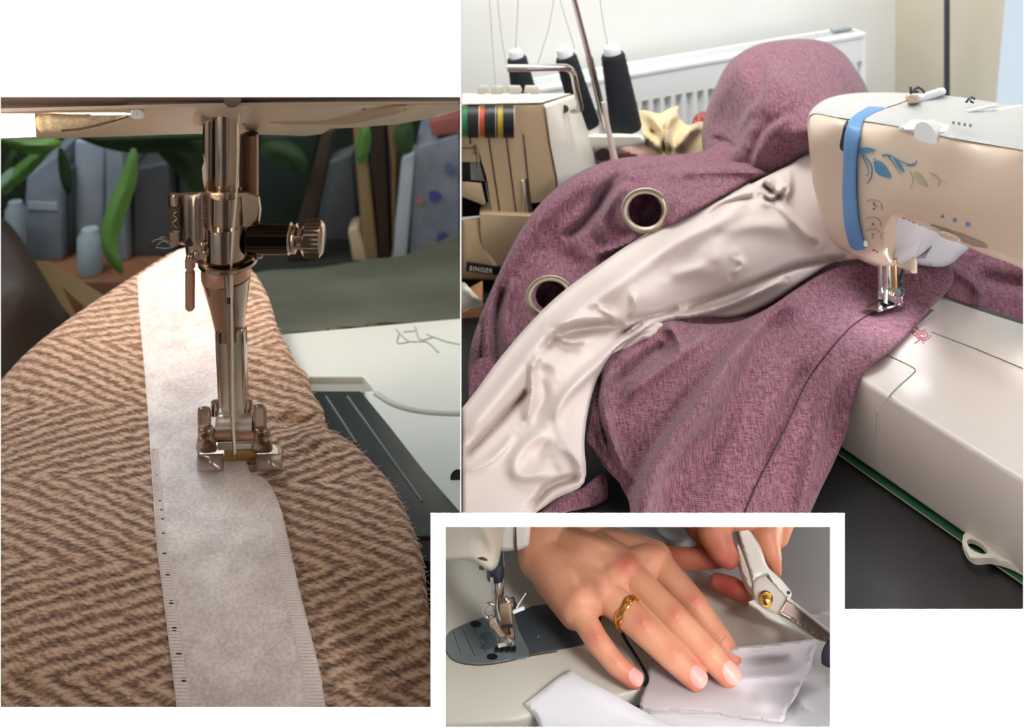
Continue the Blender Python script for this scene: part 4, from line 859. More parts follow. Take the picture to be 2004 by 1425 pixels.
    tube('shank_cone', [Q(443, 545, -20), Q(447, 600, -20), Q(449, 640, -20), Q(449, 662, -18)], [47*px, 36*px, 29*px, 27*px], steel, k, 40)
    # two legs of the shank, bright plate between
    prism('shank_rail', [Q(420, 655, 12), Q(427, 655, 12), Q(434, 800, 12), Q(427, 800, 12)], (0, 30*px, 0), steel, k, bev=.0006)
    prism('shank_rail', [Q(471, 655, 12), Q(477, 655, 12), Q(481, 800, 12), Q(475, 800, 12)], (0, 30*px, 0), steel, k, bev=.0006)
    prism('shank_plate', [Q(424, 650, 2), Q(474, 650, 2), Q(478, 832, 2), Q(434, 832, 2)], (0, 14*px, 0), mat('bright_steel', 'D9D2C6', .35, metal=.85), k, bev=.0008)
    # foot
    f = relief('presser_foot', [(388, 905), (386, 880), (392, 868), (430, 862), (470, 862), (500, 862), (545, 868), (552, 880), (550, 915), (540, 918), (505, 922), (500, 905), (440, 904), (438, 920), (392, 918)], tps([(388, 868, .965), (388, 915, .945), (550, 868, .965), (550, 915, .945)]), steel2, 4, .004, t, edge=.0015, edgew=4)
    for x0, x1, nm in ((386, 438, 'left_toe'), (502, 552, 'right_toe')):
        relief('foot_toe', loop([(x0, 892), (x0+8, 889), (x1-8, 888), (x1, 890), (x1, 918), (x1-6, 922), (x0+6, 922), (x0, 916)], 3), tps([(x0, 890, .935), (x1, 890, .935), (x0, 922, .932), ((x0+x1)/2, 905, .925)]), mat('toe_steel', 'A3928A', .32, metal=.85) if nm == 'left_toe' else MATS['toe_steel'], 4, .008, f, edge=.003, edgew=6)
    for x, y0, y1, w_ in ((400, 796, 832, 13), (509, 792, 832, 13)):
        relief('foot_ear', loop([(x-w_, y0+6), (x-w_+6, y0), (x+w_-6, y0), (x+w_, y0+8), (x+w_, y1), (x+w_-3, y1+6), (x-w_+3, y1+6), (x-w_, y1)], 3), const(.938), steel2, 4, .012, f, edge=.003, edgew=6)
        relief('ear_block', loop([(x-w_+2, y1), (x+w_+3, y1), (x+w_+8, y1+25), (x+w_+10, y1+52), (x-w_-2, y1+52), (x-w_, y1+24)], 3), folds(const(.943), [([(x-10, y1+14), (x+12, y1+16)], 4, .004), ([(x-10, y1+30), (x+14, y1+32)], 4, .004), ([(x-12, y1+23), (x+12, y1+24)], 3, -.003)]), steel2, 3.5, .012, f, edge=.003, edgew=5)
    tube('pivot_pin', [Q(420, 848, 0), Q(505, 848, 0)], 12*px, MATS['pinkish_steel'], f, 24)
    tube('pivot_boss', [Q(425, 828, 2), Q(496, 826, 2)], 17*px, MATS['bright_steel'], f, 28)
    for x in (421, 486): tube('back_ear', [Q(x, 786, -10), Q(x, 812, -10)], 8*px, steel, f, 14)
    prism('foot_bridge', [Q(425, 868, 3), Q(503, 866, 3), Q(506, 880, 3), Q(425, 882, 3)], (0, 8*px, -2*px), MATS['bright_steel'], f, bev=.0008)
    prism('foot_window', [Q(438, 882, 1), Q(503, 880, 1), Q(503, 903, 1), Q(438, 904, 1)], (0, 4*px, 0), mat('gold_steel', 'A98A52', .3, metal=.9), f, bev=.0006)
    prism('foot_gap', [Q(423, 858, 4), Q(500, 856, 4), Q(500, 862, 4), Q(423, 866, 4)], (0, 4*px, 0), blackm, f)
    n_ = tube('needle', [Q(447, 520, 26), Q(448, 560, 26), Q(449, 640, 26), Q(453, 800, 26), Q(457, 868, 24), Q(459, 905, 22)], [9*px, 9*px, 6*px, 4.5*px, 3*px, 1*px], steel, t, 14)
    tube('needle_mark', [Q(448, 582, 32), Q(448, 594, 32)], 4*px, blackm, n_, 8)
    # bed with the slide plate
    o = flat('bed', [(540, 655), (575, 651), (903, 622), (990, 615), (1010, 1080), (905, 1040), (760, 880), (712, 765), (735, 764), (711, 736), (560, 737)], B1, .03, mat('bed_white', 'C9CEC8', .4, coat=.3), t, .002); keep(o)
    o = flat('bed_recess', [(560, 730), (712, 730), (738, 768), (560, 770)], B1+.006, .02, mat('recess_grey', '8F8E88', .5), t); keep(o)
    o = flat('slide_plate', [(560, 765), (706, 765), (760, 830), (830, 920), (900, 1000), (910, 1012), (920, 1046), (780, 1052), (600, 1052), (560, 900)], B1-.002, .006, mat('slide_plate', '2A302F', .35, coat=.2), t, .001); keep(o)
    for a, b_ in (((638, 776), (698, 868)), ((680, 776), (826, 981))):
        tube('scribed_line', [onz(*a, B1-.0022), onz(*b_, B1-.0022)], .0010, mat('line_grey', '6F7876', .5) if a[0] == 638 else MATS['line_grey'], t, 6)
    o = prism('bed_front', [onz(780, 1046, B1-.002), onz(925, 1040, B1-.002), onz(925, 1040, B1-.002)+Vector((0, -.012, -.012)), onz(780, 1046, B1-.002)+Vector((0, -.012, -.012))], (0, .01, -.03), mat('front_dark', '4D5452', .3), t); keep(o)
    o = flat('base_plate', [(590, 1045), (925, 1045), (960, 1420), (590, 1420)], .66, .02, mat('deep_black', '0E0E0F', .5), t); keep(o)
    tube('bed_hole', [onz(896, 936, B1-.0005), onz(896, 936, B1-.001)], .006, blackm, t, 20)
    ln = mat('print_dim', '98A09A', .6)
    for q in ([(775, 645), (800, 668), (835, 670), (858, 690)], [(780, 655), (778, 672), (800, 670)], [(812, 640), (822, 665), (850, 660)], [(835, 655), (870, 668), (900, 675)], [(790, 650), (815, 648)]):
        tube('printed_flower', [onz(x, y, B1-.0003) for x, y in spl(q, 5)], .0009, ln, t, 5)
    tube('bed_curve', [onz(x, y, B1+.0002) for x, y in spl([(735, 772), (775, 795), (830, 808), (899, 812)], 6)], .003, mat('curve_grey', 'ABB1AC', .5), t, 8)
    relief('fluff', loop([(395, 330), (399, 318), (398, 300), (402, 316), (404, 345), (400, 370)], 2), const(.93), mat('fluff', 'D9C8B8', .9), 5, .001, t)
m1()
stm = mat('cream_thread', 'DDD2C4', .8)
tag(tube('sewing_thread', [Q(x, y, d) for x, y, d in spl([(470, 196, 50), (469, 230, 52), (466, 320, 54), (463, 380, 64), (458, 440, 72), (454, 500, 72), (452, 530, 40), (453, 560, 34), (455, 700, 32), (456, 800, 30), (459, 870, 28), (460, 888, 27)], 6)], 2.4*px, stm, seg=8), 'cream thread running down in front of the steel needle bar into the foot', 'thread')
for i, q in enumerate(([(346, 480), (330, 474), (316, 468), (304, 470), (297, 474)], [(330, 476), (318, 472), (308, 480)], [(340, 484), (322, 486), (305, 484)], [(330, 474), (322, 464), (312, 466)])):
    tag(tube('loose_fibre', [P(x, y, .94) for x, y in spl(q, 4)], .0005, fine, seg=5), 'one of the few stray fibres sticking out left of the needle clamp', 'fibre', 'stray fibres by the clamp')

# ---- out-of-focus background
def bx(name, poly, Y, dep, m, label, cat, group=None, sm=0):
    c = P(sum(p[0] for p in poly)/len(poly), sum(p[1] for p in poly)/len(poly), 1)-Vector((0, 0, ZC)); c.normalize()
    rb = .9823/Y*F+HR; poly = [(x, rb if y >= 498 else y) for x, y in poly]
    o = prism(name, [P(x, y, Y) for x, y in poly], (0, dep, 0), m, None, bev=.004)
    return tag(o, label, cat, group)
bk = lambda h, n, r=.7, h2=None: mat(n, h, r, col2=h2, ns=9)
struct(prism('wall_far', [(-1.6, 2.95, ZC+.5), (part(900, 2.95), 2.95, ZC+.5), (part(900, 2.95), 2.95, .1), (-1.6, 2.95, .1)], (0, .03, 0), mat('back_green', '1E2A1E', .9, col2='2E3A22', ns=3)))
shelfm = mat('shelf_wood', '8A5A3C', .6, col2='6E4630', ns=15)
so_ = prism('shelf', [P(-80, 550, 2.05), P(290, 550, 2.05), P(290, 680, 2.05), P(-80, 680, 2.05)], (0, .6, 0), shelfm, None, bev=.004)
tag(prism('bench', [P(292, 550, 2.05), P(899, 550, 2.05), P(899, 680, 2.05), P(292, 680, 2.05)], (0, .6, 0), mat('dark_bench', '23241C', .8), None, bev=.004), 'dark bench top behind the steel clamp and the olive fabric', 'bench'); tag(so_, 'brown wooden shelf edge under the grey books, left of the needle', 'shelf')
gb = [('6E7A80', '8792A0', [(52, 345), (118, 300), (124, 512), (40, 512)], 'wide pale grey book standing at the left behind a green leaf'),
      ('3A4346', '4A5558', [(127, 330), (141, 330), (141, 512), (127, 512)], 'thin dark grey book between two pale grey books'),
      ('8C99A3', 'A0ABB5', [(146, 275), (205, 278), (202, 512), (144, 512)], 'tall pale blue-grey book left of the bright green leaf'),
      ('7E8A92', '95A1A8', [(206, 290), (240, 290), (250, 512), (206, 512)], 'grey book directly behind the bright green leaf'),
      ('3F4043', '505155', [(262, 330), (330, 318), (345, 500), (258, 512)], 'wide charcoal book just left of the needle clamp'),
      ('262C2B', '30423A', [(349, 300), (400, 300), (400, 512), (349, 512)], 'almost black green book hidden behind the steel bars')]
for i, (a, b_, poly, lab) in enumerate(gb): bx('book', poly, 2.12+.02*(i % 3), .2, bk(a, 'book_%d' % i, .6, b_), lab, 'book', 'books behind the needle')
prism('label_band', [P(x, y, 2.118) for x, y in ((55, 395), (112, 398), (112, 412), (55, 410))], (0, .004, 0), bk('A9B4BA', 'book_band'), D.objects['book'])
for x_, y0_, r_, c_, lab in ((30, 395, 20, '8E9CA4', 'pale glassy jar at the far left beside the grey book'), (176, 448, 24, '9FB0B8', 'small pale jar at the foot of the tall blue-grey book')):
    yb = .9823/2.08*F+HR; k_ = 2.08/F
    jr = tube('jar', [P(x_, yb, 2.08), P(x_, yb-6, 2.08), P(x_, y0_+16, 2.08), P(x_, y0_+6, 2.08), P(x_, y0_, 2.08)], [r_*.9*k_, r_*k_, r_*k_, r_*.7*k_, r_*.66*k_], bk(c_, 'jar_%d' % x_, .3), seg=24); tag(jr, lab, 'jar')
# right half of the background
rr = [('wooden_post', '3A2A1E', [(632, 255), (655, 255), (600, 520), (560, 520)], 'leaning dark brown wooden post right of the screw knob', 'post'),
      ('wooden_post', '8B7350', [(690, 240), (712, 245), (740, 520), (712, 520)], 'pale wooden post left of the dark brown one', 'post'),
      ('wooden_post', '2E1C10', [(724, 235), (752, 235), (764, 520), (742, 520)], 'dark brown upright post between two pale strips', 'post'),
      ('wooden_post', '77603A', [(758, 235), (778, 235), (775, 300), (772, 512), (768, 512), (766, 330)], 'short ochre strip at the top beside the dark brown post', 'post'),
      ('cloth_strip', 'B8A98C', [(680, 450), (700, 445), (722, 520), (690, 525)], 'pale cream strip near the cushion, left of the brown post', 'strip'),
      ('grey_panel', '555A5C', [(640, 320), (690, 300), (700, 520), (610, 520)], 'dim grey panel leaning behind the pale wooden post', 'panel'),
      ('green_panel', '15281E', [(510, 268), (625, 262), (585, 520), (500, 520)], 'dark green panel directly right of the steel bars', 'panel'),
      ('pale_box', 'AEB7C0', [(786, 310), (812, 300), (795, 515), (765, 520)], 'tall pale box standing left of the flowered box', 'box')]
for i, (nm, h, poly, lab, cat) in enumerate(rr): bx(nm, poly, (2.2 if 'panel' in nm else 2.12), .05, bk(h, 'bgm%d' % i), lab, cat)
flm = mat('flower_print', '6F7B88', .7, col2='8A8C98', ns=22)
fb = bx('flowered_box', [(812, 290), (899, 262), (899, 500), (800, 512)], 2.13, .2, flm, 'blue-grey flowered box at the right edge of the close-up', 'box')
for x, y, r, h in ((850, 385, 12, '3E4A86'), (822, 392, 7, 'A86A72'), (868, 470, 14, '3A447A'), (845, 480, 7, 'A07A86'), (880, 330, 10, '5A6A86'), (880, 240, 10, 'B0605A')):
    m_ = mat('petal_%d' % x, h, .8)
    if y > 250: relief('printed_flower', loop([(x+r*math.cos(a)*(1+.2*math.cos(3*a)), y+r*math.sin(a)) for a in np.arange(0, 6.2, .5)], 2), const(2.122), m_, 5, .004, fb)
bx('red_tin', [(840, 236), (899, 226), (899, 262), (845, 268)], 2.13, .1, bk('9A5A52', 'redtin'), 'dull red tin on top of the flowered box', 'tin')
# cushion and dark things nearer
olive = mat('olive_cloth', '4A4C3C', .9, col2='5A5C4C', ns=8)
cu = relief('olive_cushion', loop([(470, 550), (500, 534), (540, 528), (620, 524), (720, 508), (790, 500), (850, 478), (905, 468), (905, 640), (760, 640), (560, 660), (480, 640)], 4), folds(tps([(480, 560, 1.55), (620, 535, 1.65), (899, 475, 1.75), (899, 640, 1.32), (560, 660, 1.28), (700, 590, 1.45)]), [([(600, 560), (700, 552), (780, 560)], 14, .03), ([(820, 570), (880, 575)], 12, .02)]), olive, 10, .06, edge=.03, edgew=16)
tag(cu, 'dark olive folded fabric lying behind the white machine bed', 'fabric'); cutpix(cu, ([('x', 900.4)], lambda x, y: x < 900.4))
br = mat('brown_leather', '2E1E12', .6)
tag(relief('dark_chair_back', loop([(-70, 420), (0, 425), (40, 465), (80, 530), (115, 590), (140, 640), (60, 720), (-70, 820)], 4), tps([(-70, 420, 1.55), (140, 640, 1.45), (-70, 820, 1.3), (50, 560, 1.4)]), br, 10, .08, edge=.05, edgew=24), 'dark brown rounded chair back at the left edge', 'chair')
tag(relief('pale_strap', [(68, 510), (95, 510), (150, 545), (215, 585), (165, 600), (120, 560), (150, 620), (135, 635), (105, 575)], const(1.5), bk('A89878', 'strap'), 8, .01), 'pale beige strap beside the dark brown chair back', 'strap')
# plant
leafm = mat('leaf_green', '4C7A34', .6, col2='6A9A4C', ns=6); leafd = mat('leaf_dark', '20381C', .7, col2='2F4C26', ns=6)
pl = thing('plant', 'green plant with long arching leaves hanging behind the needle', 'plant', P(260, 250, 1.95))
tube('stem', [P(x, y, 1.95) for x, y in spl([(40, 200), (160, 262), (260, 268), (420, 262)], 5)], .008, leafd, pl, 10)
def bgleaf(pts, w_, m, Y=1.93):
    c = [np.array(q) for q in spl(pts, 6)]; L_ = []; R_ = []
    for i, q in enumerate(c):
        d = c[min(i+1, len(c)-1)]-c[max(i-1, 0)]; d = d/(np.hypot(*d)+1e-9); n = np.array([-d[1], d[0]]); s = w_*math.sin(math.pi*(i+.6)/(len(c)+.2))**.6
        L_.append(tuple(q+n*s)); R_.append(tuple(q-n*s))
    relief('leaf', L_+R_[::-1], folds(const(Y), [([tuple(q) for q in c[::3]], w_*.5, .008)]), m, 8, .003, pl)
bgleaf([(262, 290), (252, 350), (225, 420), (215, 480), (238, 535)], 20, leafm, 1.9)
bgleaf([(110, 275), (60, 320), (20, 355), (-40, 400)], 16, leafm); bgleaf([(0, 270), (60, 285), (120, 280)], 18, leafm, 1.9); bgleaf([(-30, 380), (10, 360), (30, 330)], 18, mat('leaf_pale', '7FA08A', .6))
bgleaf([(150, 262), (250, 275), (380, 275), (400, 330)], 26, leafd, 1.98); bgleaf([(300, 270), (370, 320), (395, 380)], 30, leafd, 2.0); bgleaf([(118, 290), (128, 340), (135, 380)], 12, leafd, 1.97); bgleaf([(716, 240), (712, 280), (705, 320)], 14, leafm, 2.1)
bgleaf([(510, 290), (560, 300), (600, 330)], 24, leafd, 2.1); bgleaf([(800, 235), (790, 270), (800, 300)], 20, leafd, 2.1); bgleaf([(30, 290), (20, 340), (40, 370)], 14, leafd, 2.0)
# ================================================================ PHOTO 3: niche with the hands
H3 = .616
def H(x, y, h): return onz(x, y, H3-h)
def ph(h0=0): return lambda x, y: (H3-h0)*F/(np.atleast_1d(np.asarray(y, float))-HR)
bed3 = mat('flatbed_enamel', 'C9C5BA', .45, coat=.15)
cutN = ([('x', 858), ('x', 1720), ('y', 1019.5)], lambda x, y: 858 < x < 1720 and y > 1019.5)
whitecl = mat('white_work_cloth', 'D3D1D4', .85, sheen=.2, col2='DAD8D9', ns=8)
lilcl = mat('lilac_grey_cloth', 'BDB5B9', .8, sheen=.2, spec=.3)
ivcl = mat('ivory_cloth', 'CFC5B9', .8, sheen=.2)
o = flat('work_table', [(858, 1012), (1880, 1012), (1880, 1445), (858, 1445)], H3+.012, .02, mat('worktop', 'B9B5AE', .6)); tag(o, 'pale worktop under the flat sewing machine bed and the white cloth', 'table')
t3 = thing('industrial_sewing_machine', 'flatbed sewing machine with slate needle plate left of the hand', 'sewing machine', onz(960, 1250, H3))
flat('bed', [(860, 1010), (1300, 1010), (1330, 1150), (1300, 1335), (1206, 1362), (1100, 1372), (1048, 1396), (1000, 1408), (930, 1414), (860, 1418)], H3, .011, bed3, t3, .002)
slate = mat('slate_plate', '6F7B80', .38, metal=.35, col2='7C878B', ns=60); slated = mat('slate_dark', '4C565E', .35, metal=.4)
epl = [(872, 1246), (882, 1234), (908, 1221), (935, 1211), (965, 1204), (1002, 1205), (1018, 1240), (1036, 1282), (993, 1292), (946, 1299), (908, 1297), (884, 1288), (872, 1272)]
plate = flat('needle_plate', [(861, 1258)]+[tuple(q) for q in spl(epl, 4)], H3-.0008, .002, slate, t3, .0004)
flat('slide_plate', [(1002, 1205), (1040, 1186), (1100, 1178), (1180, 1195), (1170, 1245), (1143, 1261), (1090, 1272), (1037, 1281), (1019, 1240)], H3-.0006, .002, slated, t3, .0004)
for a, b_ in (((887, 1236), (902, 1281)), ((906, 1232), (929, 1284)), ((927, 1228), (951, 1278))):
    tube('guide_line', [onz(*a, H3-.0009), onz(*b_, H3-.0009)], .00025, groove, plate, 5)
tube('plate_rim', [onz(x, y, H3-.0004) for x, y in [tuple(q) for q in spl([(872, 1274), (884, 1290), (908, 1299), (946, 1301.5), (993, 1294.5), (1036, 1284), (1090, 1275)], 4)]], .0004, groove, plate, 5)
for x, y in ((931, 1221), (963, 1285)): flat('screw_hole', [(x+11*math.cos(a), y+6*math.sin(a)) for a in np.arange(0, 6.2, .4)], H3-.0011, .0004, blackm, plate)
flat('plate_recess', loop([(938, 1244), (958, 1236), (970, 1246), (972, 1262), (955, 1270), (940, 1268), (948, 1256)], 3), H3-.0010, .0003, mat('recess_slate', '46525A', .5), plate)
for i in range(4): flat('feed_dog', [(968+i*11, 1266), (977+i*11, 1264), (977+i*11, 1273), (968+i*11, 1275)], H3-.0020, .002, blackm, plate)
tube('white_speck', [onz(1053, 1246, H3-.0012), onz(1054, 1246, H3-.0012)], .0005, frame_m, t3, 6)  # tiny white speck on the slide plate
# head
headm = mat('industrial_enamel', 'C2B8AA', .4, coat=.3); headw = mat('industrial_white', 'DAD5CD', .35, coat=.3)
YH = .80
hd = folds(tps([(860, 1000, .775), (860, 1095, .775), (940, 1000, .765), (960, 1110, .772), (985, 1000, .79), (985, 1075, .79)]), [([(920, 1000), (950, 1040), (968, 1075), (970, 1110)], 12, .006), ([(935, 1060), (936, 1075)], 9, -.004)])
o = relief('head', [tuple(q) for q in spl([(860, 1012), (935, 1012), (988, 1012), (984, 1050), (982, 1070), (978, 1092), (973, 1108), (962, 1117), (948, 1113), (930, 1102), (914, 1096), (890, 1097), (860, 1098)], 5)], hd, headm, 5, .03, t3, edge=.008, edgew=9); cutpix(o, cutN)
o = relief('rear_cover', [tuple(q) for q in spl([(975, 1012), (1004, 1012), (1036, 1012), (1036, 1060), (1030, 1070), (1014, 1077), (984, 1079), (976, 1070)], 4)], const(.80), headw, 5, .03, t3, edge=.005, edgew=7); cutpix(o, cutN)
tube('cover_gap', [P(1009, 1024, .7985), P(1009, 1060, .7985), P(1010, 1077, .7995)], [.0004, .0009, .0009], groove, t3, 6)
relief('head_slot', loop([(935, 1092), (945, 1090), (955, 1096), (950, 1098), (938, 1095)], 3), const(.762), groove, 3, .001, t3)
tube('head_screw', [P(940, 1111, .775), P(944, 1112, .778)], .0012, groove, t3, 8)
navy = mat('navy_collar', '1F2436', .35)
tube('bar_collar', [P(972, 1095, .79), P(970, 1104, .79), P(970, 1130, .79), P(970, 1133, .79)], [17*.79/F, 17*.79/F, 17*.79/F, 14*.79/F], navy, t3, 28)
tube('collar_fin', [P(984, 1080, .79), P(986, 1110, .785)], .0012, navy, t3, 8)
s3 = .79/F
tube('presser_bar', [P(972, 1130, .79), P(973, 1150, .79), P(977, 1205, .79), P(979, 1215, .79)], [13*s3, 13*s3, 8*s3, 5*s3], chrome, t3, 24)
tube('needle_bar', [P(962, 1128, .783), P(968, 1205, .783), P(974, 1240, .783)], [4*s3, 3.5*s3, 2*s3], chrome, t3, 12)
f3 = prism('presser_foot', [P(977, 1183, .780), P(999, 1181, .780), P(1003, 1228, .780), P(981, 1231, .780)], (.002, .010, -.004), mat('foot_brass', 'B8A68A', .35, metal=.8), t3, bev=.0008)
prism('foot_block', [P(973, 1236, .772), P(994, 1232, .772), P(998, 1250, .772), P(978, 1255, .772)], (0, .008, -.003), mat('dark_brass', '6B5646', .3, metal=.8), f3, bev=.0005)
prism('foot_toe', [P(974, 1260, .760), P(1002, 1252, .760), P(1004, 1262, .758), P(975, 1269, .758)], (0, .006, -.001), chrome, f3, bev=.0004)
prism('foot_shadow_gap', [P(982, 1228, .778), P(1002, 1226, .778), P(1004, 1238, .778), P(982, 1242, .778)], (0, .005, 0), blackm, f3)  # shadow in the foot built as a solid black block
tube('foot_link', [P(966, 1215, .775), P(974, 1232, .772), P(984, 1245, .768)], .0018, steel2, f3, 8)
tube('foot_side', [P(1000, 1232, .775), P(1004, 1248, .770), P(1002, 1256, .766)], .0016, chrome, f3, 8)
tube('finger_guard', [P(x, y, .782) for x, y in spl([(966, 1184), (956, 1182), (948, 1188), (945, 1197), (949, 1206), (957, 1209), (966, 1206)], 5)], .0011, chrome, f3, 10)
tube('lower_guard', [P(x, y, .778) for x, y in spl([(972, 1210), (963, 1214), (961, 1222), (967, 1229), (972, 1228)], 5)], .0010, chrome, f3, 10)
tube('clamp_nut', [P(988, 1172, .785), P(996, 1176, .785), P(1000, 1184, .785)], .0018, chrome, f3, 12)
tube('clamp_knob', [P(1002, 1172, .790), P(1008, 1190, .790)], .0016, blackm, f3, 10)
tube('thread_pin', [P(1004, 1198, .782), P(1026, 1190, .782)], .0011, frame_m, f3, 8)
tube('threading_wire', [P(1010, 1191, .784), P(1029, 1161, .784)], .0004, frame_m, f3, 6)
tag(tube('needle_thread', [P(x, y, .778) for x, y in spl([(986, 1132), (983, 1150), (974, 1166), (973, 1185), (976, 1210)], 4)], .0003, fine, seg=5), 'thin grey thread beside the needle bar of the slate-plated machine', 'thread')

# cloths
def cl(name, outline, dep, m, label, cat='cloth', step=6, edge=.002, ew=5, th=.002):
    o = relief(name, outline, dep, m, step, th, back=(0, 0, -th), edge=edge, edgew=ew); cutpix(o, cutN); return tag(o, label, cat)
def hz(pts): # control (x, y, height above the bed)
    return tps([(x, y, (H3-h)*F/(y-HR)) for x, y, h in pts])
cl('white_cloth_spread', [tuple(q) for q in spl([(1130, 1012), (1400, 1012), (1720, 1012), (1720, 1450), (1330, 1450), (1290, 1420), (1262, 1390), (1300, 1250), (1230, 1130)], 6)],
   folds(hz([(1130, 1012, .002), (1645, 1012, .003), (1645, 1450, .002), (1300, 1450, .002), (1260, 1390, .0015), (1300, 1250, .001), (1230, 1130, .001), (1500, 1250, .001)]),
   [([(1270, 1030), (1310, 1060), (1360, 1060)], 10, .006), ([(1300, 1066), (1320, 1076)], 4, -.004), ([(1350, 1040), (1390, 1100)], 12, .004), ([(1580, 1205), (1625, 1195)], 3, .002), ([(1575, 1400), (1600, 1418), (1640, 1412)], 4, .003), ([(1560, 1370), (1590, 1396), (1620, 1400)], 5, .003)]),
   whitecl, 'large white cloth spread over the table behind hand and scissors')
cl('ivory_cloth', [tuple(q) for q in spl([(1290, 1130), (1330, 1108), (1380, 1115), (1430, 1150), (1470, 1180), (1520, 1215), (1570, 1240), (1600, 1260), (1560, 1275), (1500, 1290), (1440, 1290), (1380, 1240), (1320, 1180)], 5)],
   folds(hz([(1290, 1130, .004), (1330, 1110, .006), (1470, 1180, .008), (1600, 1260, .012), (1440, 1285, .006), (1450, 1230, .008)]), [([(1400, 1190), (1470, 1180)], 12, -.004), ([(1450, 1225), (1530, 1255)], 16, .005), ([(1380, 1140), (1450, 1180)], 14, .003)]), ivcl, 'ivory cloth between the index finger and the scissors')
cl('lilac_cloth', [tuple(q) for q in spl([(1272, 1290), (1300, 1285), (1400, 1272), (1425, 1268), (1500, 1261), (1560, 1254), (1594, 1251), (1603, 1256), (1598, 1262), (1592, 1290), (1585, 1315), (1570, 1330), (1562, 1350), (1550, 1370), (1540, 1385), (1532, 1412), (1500, 1410), (1420, 1402), (1340, 1392), (1257, 1388), (1262, 1340)], 4)],
   folds(hz([(1270, 1292, .004), (1400, 1275, .010), (1425, 1270, .018), (1500, 1263, .022), (1594, 1252, .024), (1600, 1280, .016), (1480, 1300, .012), (1560, 1310, .012), (1450, 1340, .007), (1340, 1350, .005), (1257, 1388, .005), (1532, 1410, .005), (1400, 1400, .004), (1570, 1340, .008)]),
   [([(1430, 1290), (1500, 1288), (1560, 1280)], 12, -.004), ([(1420, 1330), (1500, 1325), (1570, 1318)], 12, .004), ([(1300, 1390), (1420, 1402)], 5, -.002), ([(1460, 1360), (1520, 1390)], 14, .003), ([(1590, 1262), (1580, 1310)], 5, .004), ([(1583, 1330), (1562, 1345), (1545, 1380)], 4, .004)]), lilcl, 'lilac-grey folded cloth pinned under the fingertips', step=5)
cl('white_cloth_corner', [(1027, 1377), (1060, 1352), (1090, 1328), (1116, 1311), (1150, 1330), (1206, 1362), (1260, 1392), (1320, 1425), (1350, 1450), (1070, 1450), (1048, 1400), (1036, 1386)],
   folds(hz([(1027, 1377, .004), (1116, 1311, .005), (1206, 1362, .006), (1350, 1450, .007), (1070, 1450, .003), (1150, 1390, .006)]), [([(1116, 1330), (1220, 1385), (1330, 1450)], 10, .0015)]), mat('bright_white_cloth', 'E2E0E6', .8, sheen=.2), 'white pointed cloth corner lying in front of the needle plate')
cl('white_cloth_edge', [(1262, 1388), (1300, 1396), (1420, 1405), (1530, 1414), (1560, 1390), (1645, 1395), (1645, 1450), (1300, 1450), (1285, 1420)], hz([(1262, 1388, .003), (1645, 1395, .004), (1645, 1450, .003), (1300, 1450, .003)]), whitecl, 'white cloth along the bottom in front of the lilac-grey cloth')
pur = mat('dark_plum', '2F2638', .8)
cl('plum_sleeve', loop([(1607, 1290), (1612, 1266), (1624, 1252), (1640, 1250), (1640, 1300), (1620, 1300)], 3), hz([(1607, 1290, .012), (1640, 1250, .02), (1640, 1300, .01)]), pur, 'dark plum cloth at the right edge under the scissor tips', step=4)
tag(tube('shade_line', [H(x, y, .004) for x, y in spl([(1212, 1230), (1228, 1258), (1248, 1290), (1264, 1318), (1267, 1332), (1262, 1342)], 6)], .0011, blackm, seg=8), 'thin black line of painted edge shade running between little finger and ring finger', 'shade_line')  # shadowed cloth edge put in as a black tube

# ---- the person: two hands
def skinmat(name, spots, base='D29A78', red='C4685A', thr=1.0):
    m = mat(name, base, .48, sss=.0, spec=.4); N = m.node_tree.nodes; L = m.node_tree.links; b = N['Principled BSDF']
    at = N.new('ShaderNodeVertexColor'); at.layer_name = 'flush'
    tc = N.new('ShaderNodeTexCoord'); n = N.new('ShaderNodeTexNoise'); n.inputs['Scale'].default_value = 90; n.inputs['Detail'].default_value = 4; L.new(tc.outputs['Object'], n.inputs['Vector'])
    ml = N.new('ShaderNodeMath'); ml.operation = 'MULTIPLY_ADD'; L.new(n.outputs[0], ml.inputs[0]); ml.inputs[1].default_value = .35; L.new(at.outputs['Color'], ml.inputs[2])
    sb = N.new('ShaderNodeMath'); sb.operation = 'SUBTRACT'; L.new(ml.outputs[0], sb.inputs[0]); sb.inputs[1].default_value = .15; sb.use_clamp = True
    mx = N.new('ShaderNodeMix'); mx.data_type = 'RGBA'; mx.inputs[6].default_value = C(base); mx.inputs[7].default_value = C(red); L.new(sb.outputs[0], mx.inputs[0]); L.new(mx.outputs[2], b.inputs['Base Color'])
    v = N.new('ShaderNodeTexVoronoi'); v.inputs['Scale'].default_value = 900; L.new(tc.outputs['Object'], v.inputs['Vector'])
    n3 = N.new('ShaderNodeTexNoise'); n3.inputs['Scale'].default_value = 260; L.new(tc.outputs['Object'], n3.inputs['Vector'])
    ad = N.new('ShaderNodeMath'); ad.operation = 'MULTIPLY_ADD'; L.new(v.outputs[0], ad.inputs[0]); ad.inputs[1].default_value = .3; L.new(n3.outputs[0], ad.inputs[2])
    bp = N.new('ShaderNodeBump'); bp.inputs['Strength'].default_value = .35; bp.inputs['Distance'].default_value = .0006; L.new(ad.outputs[0], bp.inputs['Height']); L.new(bp.outputs[0], b.inputs['Normal'])
    return m
